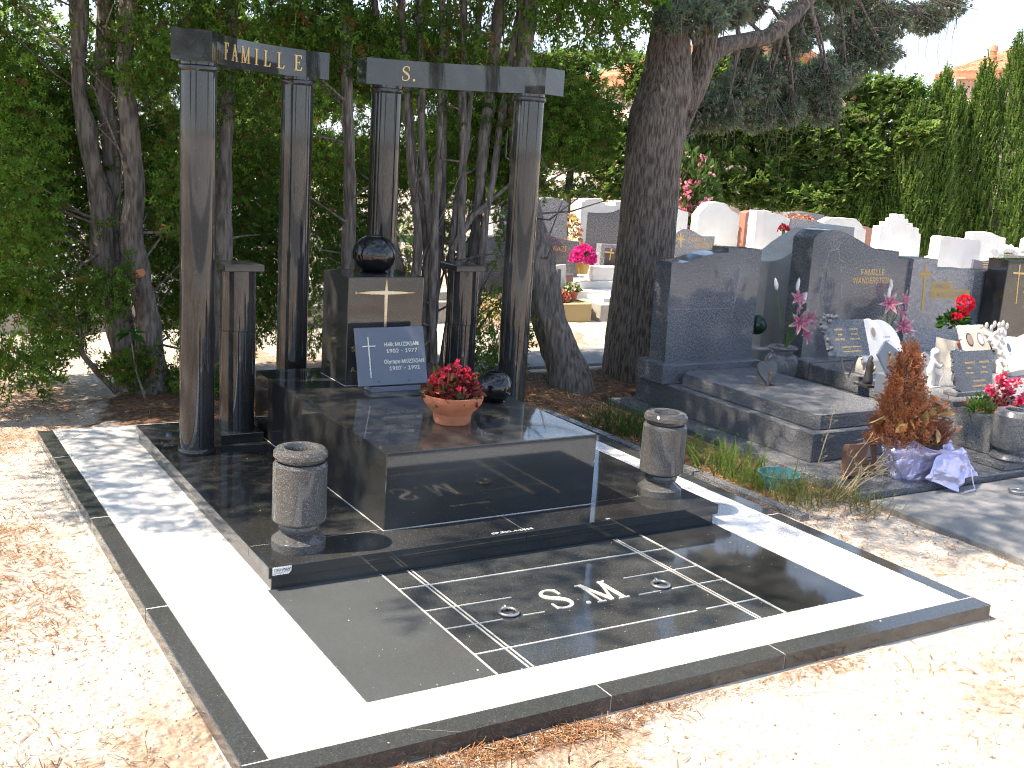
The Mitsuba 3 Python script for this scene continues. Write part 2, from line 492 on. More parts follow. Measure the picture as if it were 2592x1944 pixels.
def axis_lines(a, b, s, far):
    core = np.arange(a, b, s)
    g = s * 1.22 ** np.arange(1, 60)
    g = np.cumsum(g)
    g = g[g < far]
    return np.concatenate([(a - g)[::-1], core, b + g])


gx, gy = axis_lines(-3.0, 6.5, 0.045, 320), axis_lines(-3.0, 8.0, 0.045, 320)
GX, GY = np.meshgrid(gx, gy, indexing='ij')
GZ = ground_z(GX, GY)
nx, ny = GX.shape
I = np.arange(nx * ny).reshape(nx, ny)
Q = np.stack([I[:-1, :-1], I[1:, :-1], I[1:, 1:], I[:-1, 1:]], -1).reshape(-1, 4)
gm = trimesh.Trimesh(np.stack([GX, GY, GZ], -1).reshape(-1, 3), np.vstack([Q[:, :3], Q[:, [0, 2, 3]]]), process=False)
tag(obj('ground', gm, M_GROUND, smooth=True), 'pale sandy cemetery ground with brown needle litter', kind='structure')

# small stones and needle litter lying on the ground
TET = (np.array([[0, .5, .2], [.5, .1, .1], [.2, -.5, .15], [-.45, -.2, .1], [0, 0, .55]]), np.array([[0, 1, 4], [1, 2, 4], [2, 3, 4], [3, 0, 4]]))


def open_ground(n, boxes):
    out = []
    for (x0, x1, y0, y1, w) in boxes:
        m = int(n * w)
        out.append(np.stack([rng.uniform(x0, x1, m), rng.uniform(y0, y1, m)], 1))
    p = np.concatenate(out)
    bad = ((p[:, 0] > -0.01) & (p[:, 0] < 3.12) & (p[:, 1] > -0.01) & (p[:, 1] < 3.75)) | ((p[:, 0] > 3.85) & (p[:, 1] > 0.30) & (p[:, 1] < 3.9))
    p = p[~bad]
    return np.concatenate([p, ground_z(p[:, 0], p[:, 1])[:, None]], 1)


P = open_ground(56000, [(.2, 2.6, -.09, -.015, .03), (-1.6, 0, -0.9, 4.5, .36), (0, 4.5, -1.2, 0, .30), (3.1, 5.0, -0.6, 1.3, .16), (3.0, 9.0, 4.6, 8.0, .10), (3.12, 3.9, 1.2, 4.6, .06)])
n = len(P)
up = np.tile([0, 0, 1.0], (n, 1)) + rng.normal(size=(n, 3)) * 0.2
ax = rng.normal(size=(n, 3)) * [1, 1, 0.05]
sz = rng.gamma(2.0, 0.0018, n) + 0.0016
m, c = scatter(TET, P, ax, sz, rng, palette(rng, n, [(.60, .54, .46), (.50, .43, .35), (.26, .17, .11), (.68, .65, .60)], [4, 3, .6, 1], .2), normal=up)
tag(obj('gravel', m, SOLID, color=c), 'small pale stones lying on the sandy ground', 'gravel', kind='stuff')
P = open_ground(60000, [(.1, 2.3, -.11, -.015, .05), (-1.7, -.15, -0.9, 4.8, .52), (0.2, 3.6, 3.7, 4.9, .22), (3.1, 3.9, 1.1, 4.6, .14), (0, 4.5, -0.7, 0, .07), (-2.2, 0.4, 3.6, 4.9, .12), (3.0, 4.6, 0.2, 1.3, .05)])
dens = meshkit.fbm(P * [1.2, 1.2, 0] + 7, 3, 4)
P = P[dens > rng.uniform(0.26, 0.60, len(P))]
n = len(P)
NEED = (np.array([[-.035, 0, 0], [.035, 0, 0], [.03, 1, .05], [-.03, 1, .05]]), np.array([[0, 1, 2], [0, 2, 3]]))
ax = rng.normal(size=(n, 3)) * [1, 1, 0.16]
m, c = scatter(NEED, P + [0, 0, .006], ax, rng.uniform(.015, .05, n), rng, palette(rng, n, [(.34, .16, .07), (.22, .11, .06), (.46, .30, .17), (.12, .07, .04)], [4, 3, 2, 2], .3), normal=np.tile([0, 0, 1.], (n, 1)), jitter=.3)
tag(obj('needle_litter', m, SOLID, color=c), 'reddish brown dry needles and twigs scattered on the earth', 'leaf litter', kind='stuff')

# concrete path behind the cypress row and the apron at the right, in slabs
key = tag(numbered('path'), 'grey concrete path between two rows of graves', kind='structure')
for i, x in enumerate(np.arange(3.3, 16.0, 1.15)):
    obj('paving_slab', cbox(x, x + 1.142, 5.04, 5.66, -0.11, -0.045 + 0.002 * (i % 3), .006), M_PAVE, key)
key = tag(numbered('pavement'), 'grey concrete slabs in front of the graves on the right', kind='structure')
for i, x in enumerate(np.arange(3.92, 9.5, 1.22)):
    obj('paving_slab', cbox(x, x + 1.212, 0.34 + .01 * (i % 2), 1.352, -0.13, -0.058 + 0.002 * (i % 3), .004), M_PAVE, key)

tag(obj('road', cbox(-60, 60, -15.0, -6.2, -.2, -.035, .01), mat('asphalt', (.13, .13, .132), .9)), 'grey asphalt lane behind the viewer', kind='structure')

# ------------------------------------------------------------------ the paved plot of the family tomb
pav = tag(numbered('pavement'), 'paved tomb plot with black granite border, white panels and black centre', kind='structure')
W, D, B, BY = 3.11, 3.86, 0.085, 0.09
PX0, PX1, PY0 = 0.455, 2.68, 1.215
DY0 = 0.278
g = 0.0028
lab = 'black granite edging stone'
ys = [BY, 1.232, 2.287, 3.30, D]
for a, b in zip(ys[:-1], ys[1:]):
    obj('border_stone', cbox(0, B - g, a + g, b - g, -0.058, 0.0, .003), M_BLACKB, pav)
    obj('border_stone', cbox(W - B + g, W, a + g, b - g, -0.058, 0.0, .003), M_BLACKB, pav)
for pts in ([(0, 0), (.645 - g, 0), (.50 - g, BY - g), (0, BY - g)], [(.645 + g, 0), (1.19 - g, 0), (1.19 - g, BY - g), (.50 + g, BY - g)],
            [(1.19 + g, 0), (1.957 - g, 0), (1.957 - g, BY - g), (1.19 + g, BY - g)], [(1.957 + g, 0), (W, 0), (W, BY - g), (1.957 + g, BY - g)]):
    obj('border_stone', slab(pts, -0.058, 0.0), M_BLACKB, pav)
obj('bedding', cbox(-0.012, W + .01, -0.012, D, -0.13, -0.0585, .01), M_CONC, pav)
obj('mortar', cbox(.003, W - .003, .003, D - .002, -0.0583, -0.0012, .001), M_PALE, pav)
for x0, x1, y0, y1 in ((B, PX0, DY0, PY0 + .015), (B, PX0 + .02, PY0 + .015, 2.52), (B, PX0 + .02, 2.52, D), (PX1, W - B, DY0, PY0 + .015), (PX1 - .02, W - B, PY0 + .015, 2.52), (PX1 - .02, W - B, 2.52, D),
                       (B, 1.02, BY, DY0), (1.02, 2.06, BY, DY0), (2.06, W - B, BY, DY0)):
    obj('white_slab', cbox(x0 + g / 3, x1 - g / 3, y0 + g / 3, y1 - g / 3, -0.04, 0.0005, .001), M_WHITE, pav)
LX, RX = 0.921, 2.228
obj('black_panel', cbox(PX0, LX - .004, DY0, PY0 + .02, -0.04, 0.0015, .001), M_BLACKW, pav)
obj('black_panel', cbox(RX + .005, PX1 - .008, DY0, PY0 + .02, -0.04, 0.0015, .001), M_BLACK, pav)
vault = obj('vault_cover', cbox(LX + .004, RX - .005, DY0, PY0 + .02, -0.04, 0.0, .001), M_BLACKB, pav)
segs = [((LX, DY0, LX, PY0), .009), ((RX, DY0, RX, PY0), .010),
        ((1.046, DY0, 1.036, PY0), .007), ((1.064, DY0, 1.054, PY0), .007), ((2.082, DY0, 2.070, PY0), .006), ((2.098, DY0, 2.086, PY0), .006),
        ((LX, 1.050, RX, 1.032), .009), ((LX, .826, 1.294, .817), .007), ((1.833, .812, RX, .808), .006),
        ((LX, .658, 1.161, .652), .006), ((1.249, .653, 1.343, .649), .006), ((1.787, .646, 1.897, .645), .007), ((1.955, .645, RX, .645), .007),
        ((LX, .436, 1.905, .429), .009), ((1.953, .429, RX, .430), .008)]
for (x0, y0, x1, y1), w in segs:
    obj('inlay_line', slab(bar(x0, y0, x1, y1, w * .84), -0.01, 0.0028), M_PALE, pav)
for ch, x, y, h in (('S', 1.450, .648, .176), ('.', 1.553, .648, .12), ('M', 1.664, .645, .174)):
    gmesh, _ = glyph_mesh(ch, h, .0035)
    gmesh.vertices[:, 0] *= .84 if ch == 'M' else 1
    obj('letter', frame(gmesh, (x, y, 0.0), (1, 0, 0), (0, 1, 0)), M_CREAM, vault)
for rx in (1.206, 1.928):
    r = obj('lifting_ring', torus((rx, .688, .0080), .035, .0068), M_STEEL, vault, smooth=True)
    obj('lifting_ring', [cbox(rx - .009, rx + .009, .716, .730, 0, .016, .003), torus((rx, .720, .012), .009, .0035, (1, 0, 0), 16, 6)], M_STEEL, vault)

r = np.random.default_rng(19)
n = 260
P = np.c_[r.uniform(.02, 3.08, n), r.uniform(.02, 1.2, n), np.full(n, .003)]
Q_ = np.c_[r.uniform(.5, 2.6, 90), r.uniform(1.24, 3.3, 90), np.full(90, .101)]
Q_ = Q_[~((Q_[:, 0] > 1.0) & (Q_[:, 0] < 2.12) & (Q_[:, 1] > 1.4))]
P = np.concatenate([P, Q_]); n = len(P)
m, c = scatter(TET, P, r.normal(size=(n, 3)) * [1, 1, .05], r.gamma(2., .0012, n) + .0012, r, palette(r, n, [(.62, .60, .56), (.45, .36, .25), (.22, .14, .08)], [3, 2, 1], .2), normal=np.tile([0, 0, 1.], (n, 1)))
obj('grit', m, SOLID, pav, color=c, kind='stuff')

# kerb of the neighbouring strip
key = tag(numbered('kerb'), 'grey granite kerb beside the weedy strip', kind='structure')
for i in range(3):
    a, b = (3.285 - .03 * i, 1.22 + .82 * i), (3.255 - .03 * i, 2.03 + .82 * i)
    obj('kerb_stone', slab(bar(*a, *b, .062), -.13, -.026 + .003 * i), M_BLUEM, key)

# ------------------------------------------------------------------ the family tomb
tomb = thing('family_tomb', 'black granite family tomb with four columns and curved lintels lettered in gold', 'tomb')
PZ, TZ = 0.0996, 0.4398
PY1 = 3.46
obj('base_course', cbox(PX0 + .012, PX1 - .012, PY0 + .012, PY1, 0.0, .052, .002), M_BLACK, tomb)
pl = []
for x0, x1, y0, y1 in ((PX0 - .004, 1.60, PY0 - .004, 1.455), (1.6016, PX1 + .004, PY0 - .004, 1.4555), (PX0 - .004, 1.56, 1.4572, PY1), (1.5612, PX1 + .004, 1.4572, PY1)):
    obj('plinth_slab', cbox(x0, x1, y0, y1, .0535, PZ, .002), M_BLACK, tomb)
obj('joint_mortar', [cbox(PX0 + .002, PX1 - .002, PY0 + .002, PY1 - .01, .0533, PZ - .0012, .001), cbox(1.0205, 2.0945, 1.4295, 3.17, PZ - .001, PZ + .0035, .001), cbox(1.3445, 1.7805, 2.675, 3.03, TZ - .001, TZ + .0022, .001)], M_CONC, tomb)
body = obj('tomb_body', cbox(1.0234, 2.0912, 1.4327, 3.1687, PZ, TZ, .004), M_BLACK, tomb)
head = obj('headstone', cbox(1.3473, 1.7777, 2.678, 3.027, TZ, 1.0133, .003), M_BLACK, tomb)
# four-pointed tapering gilt cross engraved on the headstone
yf = 2.678
cross = unary_union([Polygon([(1.561, 1.003), (1.570, .945), (1.571, .925), (1.566, .60), (1.558, .60), (1.551, .925), (1.552, .945)]),
                     Polygon([(1.390, .931), (1.47, .940), (1.552, .942), (1.64, .937), (1.732, .929), (1.64, .923), (1.552, .920), (1.47, .924)]), sbox(1.388, .924, 1.393, .939)])
obj('cross', prism(cross, yf - .002, yf + .002), M_GOLD, head)
obj('cross', prism(cross.buffer(-.0035), yf - .0028, yf), M_STEEL, head)
for s_, z in (('S.', .624), ('A.A.', .514)):
    obj('lettering', txt(s_, .026, (1.373, yf - .001, z), depth=.002), M_GOLD, head)
obj('lettering', txt('CP.301.4.1815', .0155, (1.437, 1.2315, PZ), ax=(1, 0, 0), ay=(0, 1, 0), depth=.001, sx=1.35, bold=True), M_MARBLE, tomb)
obj('lettering', txt('31', .012, (2.027, 1.222, PZ), ax=(1, 0, 0), ay=(0, 1, 0), depth=.001, sx=1.1), M_MARBLE, tomb)
st = obj('sticker', prism([(.466, .066), (.530, .066), (.541, .078), (.541, .097), (.466, .097)], PY0 - .0055, PY0 - .004), M_MARBLE, tomb)
obj('sticker_print', [txt('COCHINIARI', .0085, (.470, PY0 - .0055, .082), bold=True, depth=.0005), txt('POMPES FUNEBRES', .0032, (.470, PY0 - .0055, .0765), depth=.0005, sx=1.6),
                      txt('MARBRERIE', .0032, (.470, PY0 - .0055, .0705), depth=.0005, sx=1.6)], M_PRINT, st)
CR = .0861
ctr = np.array([1.5555, 2.296])
prof = [(0, 0), (CR * 1.07, 0), (CR * 1.10, .008), (CR * 1.10, .018), (CR * 1.05, .026), (CR, .030), (CR, .034), (CR, 1.860), (CR * 1.0, 1.868), (CR * 1.0, 1.874), (CR * 1.09, 1.882), (CR * 1.11, 1.890), (CR * 1.09, 1.899), (CR * 1.02, 1.904), (CR * 1.02, 1.917), (0, 1.917)]
for cx, cy in ((.6195, 2.85), (1.2905, 3.345), (1.8205, 3.345), (2.468, 2.85)):
    obj('column', lathe(prof, (cx, cy, PZ), 160), M_BLACK, tomb, smooth=35)


def arc_beam(a0, a1, r0, r1, z0, z1):
    a = np.radians(np.linspace(a0, a1, 40))
    o = [(ctr[0] + r1 * math.sin(t), ctr[1] + r1 * math.cos(t)) for t in a]
    i = [(ctr[0] + r0 * math.sin(t), ctr[1] + r0 * math.cos(t)) for t in a[::-1]]
    return slab(o + i, z0, z1)


ZB0, ZB1 = PZ + 1.917, 2.157
bm1 = obj('lintel', arc_beam(-66.3, -6.2, 1.0, 1.185, ZB0, ZB1), M_BLACK, tomb, smooth=20)
bm2 = obj('lintel', arc_beam(6.4, 66.3, 1.0, 1.185, ZB0, ZB1), M_BLACK, tomb, smooth=20)
for bm_, word, angs in ((bm1, 'FAMILLE', (-51.6, -46.3, -40.3, -34.9, -30.0, -24.3, -17.5)), (bm2, 'S.', (19.2, 21.9))):
    for ch, a in zip(word, angs):
        t = math.radians(a)
        gmesh, _ = glyph_mesh(ch, .079, .0030)
        o = (ctr[0] + .9995 * math.sin(t), ctr[1] + .9995 * math.cos(t), 2.047)
        obj('letter', frame(gmesh, o, (math.cos(t), -math.sin(t), 0), (0, 0, 1)), M_GOLD, bm_)
# small columns with square caps
for cx in (.888, 2.223):
    cy = 3.06
    obj('small_column', lathe([(0, .15), (.092, .15), (.092, .154), (.092, .684), (.092, .688), (.0895, .690), (.0895, .693), (.092, .695), (.092, .699), (.092, 1.002), (.092, 1.006), (0, 1.006)], (cx, cy, 0), 40), M_BLACK, tomb, smooth=35)
    obj('small_column_cap', cbox(cx - .105, cx + .105, cy - .105, cy + .105, 1.006, 1.042, .003), M_BLACK, tomb)
    obj('small_column_base', cbox(cx - .115, cx + .115, cy - .115, cy + .115, PZ, .15, .003), M_BLACK, tomb)

# urns on the plinth
uprof = [(0, 0), (.106, 0), (.107, .004), (.107, .036), (.104, .040), (.070, .066), (.066, .070), (.078, .078), (.081, .090), (.078, .102), (.066, .108), (.066, .112), (.100, .113), (.107, .121), (.107, .126), (.107, .339),
         (.107, .344), (.099, .356), (.078, .357), (.078, .362), (.098, .366), (.107, .380), (.106, .396), (.096, .409), (.080, .414), (.066, .413), (.060, .404), (.053, .37), (.05, .30), (0, .30)]
for x, y, l in ((.632, 1.388, 'speckled grey granite urn on the front left corner of the black plinth'), (2.512, 1.458, 'speckled dark granite urn on the front right corner of the black plinth')):
    t = thing('urn', l, 'urn', None)
    obj('body', lathe(uprof, (x, y, PZ), 44), M_URN, t, smooth=28)
# polished ball vases


def ball_vase(x, y, z, r, l):
    a = np.linspace(-1.08, 1.12, 26)
    pr = [(0, 0), (r * .62, 0), (r * .64, .006), (r * .5, .010)] + [(r * math.cos(t), r * .90 * math.sin(t) + r * .87) for t in a] + [(r * .43, r * 1.70), (r * .38, r * 1.67), (r * .36, r * 1.5), (0, r * 1.5)]
    t = thing('ball_vase', l, 'vase')
    obj('body', lathe(pr, (x, y, z), 56), M_GLASSY, t, smooth=50)


ball_vase(1.566, 2.86, 1.0133, .1165, 'round glossy black vase standing on top of the tomb headstone')
ball_vase(1.942, 2.15, TZ, .0925, 'round glossy black vase on the tomb slab behind the flowerpot')

# leaning plaque
pq = thing('memorial_plaque', 'slate blue memorial plaque with gold cross leaning before the headstone', 'plaque')
o = np.array([1.352, 2.503, .474])
ay = np.array([.004, .098, .290]); ay = ay / np.linalg.norm(ay)
ax = np.array([1, -.012, .004]); ax = ax / np.linalg.norm(ax)
az = np.cross(ax, ay)
pm = cbox(0, .388, 0, .304, -.018, 0, .002)
face = obj('tablet', frame(pm, o, ax, ay, az), M_PLAQUE, pq)


def onp(x, y):
    return o + ax * x + ay * y + az * .0006


obj('cross', [frame(slab(bar(.068, .255, .068, .042, .006).union(bar(.034, .206, .106, .206, .0055)), 0, .002), onp(0, 0), ax, ay, az)], M_CREAM, face)
for s_, x, y, sc in (('Haïk MUZIKIAN', .253, .203, .98), ('1902 - 1977', .253, .168, 1.05), ('Olympe MUZIKIAN', .262, .112, .94), ('1907 - 1991', .262, .077, 1.05)):
    obj('lettering', txt(s_, .0195, onp(x, y), ax, ay, .0016, bold=True, center=True, sx=sc), M_CREAM, face)
each('screw', [frame(lathe([(0, 0), (.004, 0), (.003, .002), (0, .0022)], (0, 0, 0), 8), onp(x, .02), ax, ay, az) for x in (.11, .28)], M_PRINT, face)
obj('support', [cbox(1.42, 1.70, 2.50, 2.60, TZ, .466, .002)], M_PLAQUE, pq)
obj('support', [cbox(1.50, 1.62, 2.575, 2.655, TZ, .60, .004)], M_PLAQUE, pq)

# flowerpot with red begonia
fp = thing('flowerpot', 'terracotta flowerpot with red leaved begonia on the tomb slab', 'flowerpot')
pc = np.array([1.535, 1.83, TZ])
obj('pot', lathe([(0, 0), (.079, 0), (.083, .004), (.088, .020), (.090, .042), (.094, .052), (.118, .078), (.136, .100), (.142, .118), (.143, .136), (.139, .139), (.130, .136), (.126, .118), (0, .112)], pc, 48), M_TERRA, fp, smooth=40)
obj('soil', lathe([(0, .116), (.126, .117), (.126, .1115), (0, .1115)], pc, 24), M_CLAYDK, fp)
r = np.random.default_rng(5)


def dome(r, n, c, R, zmin=0.0, fill=.55):
    q = r.normal(size=(n, 3)); q /= np.linalg.norm(q, axis=1, keepdims=True)
    q[:, 2] = np.abs(q[:, 2])
    k = r.uniform(fill, 1, (n, 1)) ** .6
    return c + q * k * R, q


P, q = dome(r, 330, pc + [0.0, 0, .12], np.array([.122, .122, .128]))
m, c = scatter(leaf_template(), P, q + r.normal(size=q.shape) * .7, r.uniform(.035, .062, len(P)), r, palette(r, len(P), [(.20, .045, .04), (.12, .05, .035), (.10, .13, .05), (.30, .10, .085)], [4, 3, 2.2, 2.5], .3), normal=q, jitter=.5)
obj('leaves', m, 'leaf', fp, color=c)
P, q = dome(r, 165, pc + [0.0, 0, .135], np.array([.116, .116, .142]), fill=.8)
P = P + r.normal(size=P.shape) * .006
m, c = scatter(tuft_template(5, 3, .34), P, q, r.uniform(.014, .024, len(P)), r, palette(r, len(P), [(.55, .035, .075), (.66, .10, .15), (.40, .02, .05)], [4, 2, 2], .2))
obj('flowers', m, 'petal', fp, color=c)
obj('stems', [tube([pc + [0, 0, .11], P[i] * .5 + (pc + [0, 0, .14]) * .5, P[i]], .002, 4) for i in range(0, 60, 2)], M_BROWN, fp)

# ------------------------------------------------------------------ thuja row behind the tomb
THUJA = frond_template(3, .35, .115)
GREEN = [(.100, .185, .032), (.150, .26, .042), (.068, .125, .025), (.175, .165, .05), (.20, .11, .045)]
GW = [5, 3.2, 3.5, 1.0, .45]


def thuja(name, label, trunks, crowns, n_stub=14, seed=0, clump=.47, gw=GW, size=(.085, .16), group='thuja trees in the row behind the tomb'):
    r = np.random.default_rng(seed)
    t = thing(name, label, 'tree', group)
    for pts, rad, sides in trunks:
        pts_ = np.asarray(pts, float)
        seg_ = np.linspace(0, 1, len(pts_)); s_ = np.linspace(0, 1, 60)
        path = np.stack([np.interp(s_, seg_, pts_[:, k]) for k in range(3)], 1)
        wob = (meshkit.fbm(np.c_[path[:, 2] * 2.1, path[:, 0] * 3, np.full(60, seed)], 3, seed) - .5)
        wob2 = (meshkit.fbm(np.c_[path[:, 2] * 2.3, path[:, 0] * 3, np.full(60, seed + 9.)], 3, seed + 1) - .5)
        path = path + np.c_[wob, wob2, 0 * wob] * (.028 if rad[0] > .18 else .30 * rad[0] + .022)
        rr_ = np.interp(s_, seg_, rad) * .88 * (1 + .22 * (meshkit.noise(np.c_[path[:, 2] * 5, 0 * s_, 0 * s_ + seed], 3) - .5))
        obj('trunk', tube(path, rr_, sides + 8, rough=min(.62 * rad[0], .07), seed=seed, step=.035, ridges=2.6), M_BARK, t, smooth=True)
    ms = []
    for pts, rad, _ in trunks:
        pts = np.asarray(pts, float)
        for _ in range(n_stub):
            k = r.integers(0, len(pts) - 1); f = r.random()
            b = pts[k] * (1 - f) + pts[k + 1] * f
            if b[2] < .25:
                continue
            d = r.normal(size=3) * [1, .7, .35] + [0, .1, .55]
            d /= np.linalg.norm(d)
            L = r.uniform(.2, .8)
            mid = b + d * L * .5 + r.normal(size=3) * .04
            ms.append(tube([b, mid, b + d * L + [0, 0, r.uniform(-.05, .15)] + r.normal(size=3) * .06], [r.uniform(.006, .014), .007, .003], 5))
    obj('twigs', ms, M_BARK, t, smooth=True, kind='stuff')
    crowns = [(*e[:6], int(e[6] * (1.75 if e[2] < 2.6 else 1.0))) for e in crowns]
    P, cen = in_ellipsoids(r, crowns, clump, 2.1, seed)
    keep = ~((P[:, 1] < 3.72) & (P[:, 2] < 2.45) & (P[:, 0] > .05) & (P[:, 0] < 3.1)) & (P[:, 2] > .02)
    # nothing grows through the monument or right in front of the lens
    P, cen = P[keep], cen[keep]
    out = (P - cen) * [1, 1, .35]
    out /= np.maximum(np.linalg.norm(out, axis=1, keepdims=True), 1e-6)
    axis = out * .8 + r.normal(size=P.shape) * .55 + [0, 0, -.25]
    nrm = np.cross(axis, [0, 0, 1.0]) + r.normal(size=P.shape) * .5
    col = palette(r, len(P), GREEN, gw, .35) * (0.75 + .5 * meshkit.noise(P * 2.3, seed)[:, None])
    sz_ = r.uniform(.050, .105, len(P)) * (1 + .8 * np.clip((P[:, 2] - 2.3) / .5, 0, 1))
    m, c = scatter(THUJA, P, axis, sz_, r, col, normal=nrm)
    obj('crown', m, 'leaf', t, color=c)
    return t


thuja('thuja_tree', 'leafy green thuja with foliage hanging low at the left edge', [([(-1.25, 4.5, -.1), (-1.2, 4.5, 2), (-1.1, 4.4, 6.5)], [.10, .09, .03], 14)],
      [(-1.35, 3.35, 4.3, 1.2, 1.40, 2.0, 6000), (-.20, 4.55, 3.4, .7, .8, 1.2, 1700), (-.30, 4.70, 1.25, .60, .50, 1.15, 3600), (.12, 5.35, .95, .60, .40, .95, 2600), (-.05, 5.4, 2.25, .65, .40, .55, 1100), (.25, 5.2, 2.0, .4, .3, .6, 500), (.02, 4.55, .42, .30, .25, .36, 520), (-1.8, 1.4, 5.1, .75, .5, .6, 420)], seed=21, gw=[5, 6, 1.5, 1.0, .3])
thuja('thuja_tree', 'thuja with two thick twisted grey trunks beside the left column', [
    ([(.80, 4.80, -.12), (.70, 4.83, .2), (.63, 4.85, .45), (.58, 4.86, .85), (.55, 4.87, 1.15), (.47, 4.88, 1.6), (.43, 4.9, 1.95), (.45, 4.9, 2.5), (.42, 4.9, 4.5), (.4, 4.9, 6.6)], [.14, .105, .088, .082, .078, .07, .062, .056, .04, .015], 18),
    ([(.86, 4.72, -.12), (.83, 4.72, .2), (.79, 4.73, .5), (.75, 4.74, .85), (.72, 4.74, 1.3), (.68, 4.75, 1.65), (.67, 4.76, 2.1), (.70, 4.77, 2.6), (.72, 4.8, 4.2), (.75, 4.8, 6.5)], [.16, .12, .10, .085, .075, .072, .062, .055, .04, .015], 18),
    ([(.74, 5.0, -.1), (.66, 5.0, .9), (.60, 5.02, 1.9), (.62, 5.05, 3.2), (.66, 5.0, 5.2)], [.09, .075, .068, .05, .02], 12),
    ([(.60, 4.72, .0), (.40, 4.66, .25), (.25, 4.6, .55)], [.028, .020, .012], 8)],
    [(.55, 4.35, 4.5, 1.15, 1.65, 2.3, 6000), (.45, 1.85, 5.7, 1.6, .85, 1.0, 2300), (.70, 5.35, 1.2, .75, .40, 1.15, 3600), (.98, 4.85, 2.15, .40, .55, .55, 900), (.85, 4.55, .12, .42, .30, .20, 420), (.93, 4.45, 1.35, .13, .12, .50, 260), (.50, 4.5, .80, .14, .12, .30, 160), (.66, 4.4, 2.15, .20, .15, .22, 220)], 26, seed=22)
thuja('thuja_tree', 'thuja trunk with shaggy bark seen between the two left columns', [([(1.32, 4.78, -.1), (1.31, 4.76, .6), (1.30, 4.72, 1.1), (1.28, 4.70, 1.5), (1.33, 4.74, 2.2), (1.35, 4.8, 4), (1.4, 4.8, 6)], [.085, .072, .068, .062, .055, .035, .015], 14)],
      [(1.40, 4.55, 4.4, 1.0, 1.5, 2.3, 4200), (1.45, 5.4, 1.25, .65, .42, 1.25, 4300), (1.5, 4.85, 2.1, .45, .5, .5, 700)], 18, seed=23)
thuja('thuja_tree', 'slender straight thuja trunk left of the round vase', [([(2.20, 4.72, -.1), (2.19, 4.72, .8), (2.16, 4.7, 1.6), (2.12, 4.72, 2.3), (2.1, 4.75, 4.2), (2.1, 4.8, 6)], [.075, .062, .056, .05, .034, .015], 12)],
      [(2.15, 4.65, 4.3, .95, 1.5, 2.2, 4000), (2.2, 5.4, 1.30, .68, .45, 1.25, 3800), (2.05, 4.9, 2.15, .5, .5, .5, 700)], 18, seed=24)
multi = []
r = np.random.default_rng(77)
for x0, x1 in ((2.66, 2.42), (2.72, 2.56), (2.80, 2.70), (2.86, 2.84), (2.93, 2.98), (3.00, 3.16), (3.07, 3.02), (3.14, 3.42), (2.90, 2.62)):
    y = 4.7 + r.uniform(-.12, .18)
    w = r.uniform(.024, .042)
    multi.append(([(x0 * .55 + 2.9 * .45, y, -.05), (x0 + r.normal() * .02, y, .55), (x0 * .72 + x1 * .28 + r.normal() * .03, y, 1.1), (x0 * .4 + x1 * .6, y + .05, 1.7), (x1, y + .1, 2.5), (x1 + (x1 - 2.9) * .5, y + .2, 4.4)], [w * 1.25, w, w, w * .9, w * .8, .01], 9))
multi.append(([(3.2, 4.72, -.05), (3.19, 4.7, .8), (3.22, 4.7, 1.5), (3.3, 4.75, 2.4), (3.35, 4.8, 4.2)], [.07, .058, .05, .045, .02], 12))
multi.append(([(2.98, 4.66, .95), (3.12, 4.6, 1.22), (3.36, 4.58, 1.42), (3.55, 4.6, 1.62)], [.030, .024, .018, .008], 8))
thuja('thuja_tree', 'thuja with a fan of many thin bare stems behind the small right column', multi,
      [(3.0, 4.75, 4.4, 1.0, 1.45, 2.15, 4000), (2.95, 5.55, 1.45, .75, .40, 1.25, 2900), (3.0, 4.95, 2.2, .6, .5, .45, 800), (3.25, 4.35, .35, .22, .25, .35, 420)], 7, seed=25)
thuja('thuja_tree', 'thuja with a thick leaning trunk right of the right column', [([(3.90, 4.22, -.15), (3.80, 4.26, .12), (3.70, 4.32, .42), (3.60, 4.4, .85), (3.52, 4.5, 1.3), (3.48, 4.6, 1.9), (3.5, 4.7, 3), (3.6, 4.8, 5)], [.20, .155, .135, .125, .115, .105, .07, .02], 22)],
      [(3.75, 4.75, 3.75, .78, 1.15, 2.2, 6200), (3.82, 4.75, 1.95, .58, .40, .62, 2300), (3.45, 5.0, 1.5, .4, .4, .7, 900)], 16, seed=26, gw=[5, 4.5, 2, 1.0, .3])

# cut branch stub on the left trunk
obj('cut_branch', frame(lathe([(0, 0), (.026, 0), (.024, .07), (0, .07)], (0, 0, 0), 14), (.735, 4.66, .78), (1, 0, 0), (0, .25, 1)), M_WOOD, 'thuja_tree_001')
# broad-leaved sprout by the left trunk
r = np.random.default_rng(8)
sp = thing('sprout', 'glossy broad leaved sprout at the foot of the left twin trunk', 'plant')
c0 = np.array([.62, 4.40, .45])
a = r.uniform(0, 2 * np.pi, 17)
axis = np.stack([np.cos(a), np.sin(a) * .8, r.uniform(-.7, .5, 17)], 1)
m, c = scatter(leaf_template(), np.tile(c0, (17, 1)) + axis * .02, axis, r.uniform(.065, .105, 17), r, palette(r, 17, [(.05, .16, .03), (.10, .25, .04)], [3, 1.5], .25), normal=np.tile([0, -.3, 1.], (17, 1)), jitter=.25)
obj('leaves', m, 'leaf', sp, color=c)
obj('stem', tube([(.74, 4.45, -.05), (.66, 4.42, .2), c0], [.008, .006, .005], 6), M_BARK, sp)

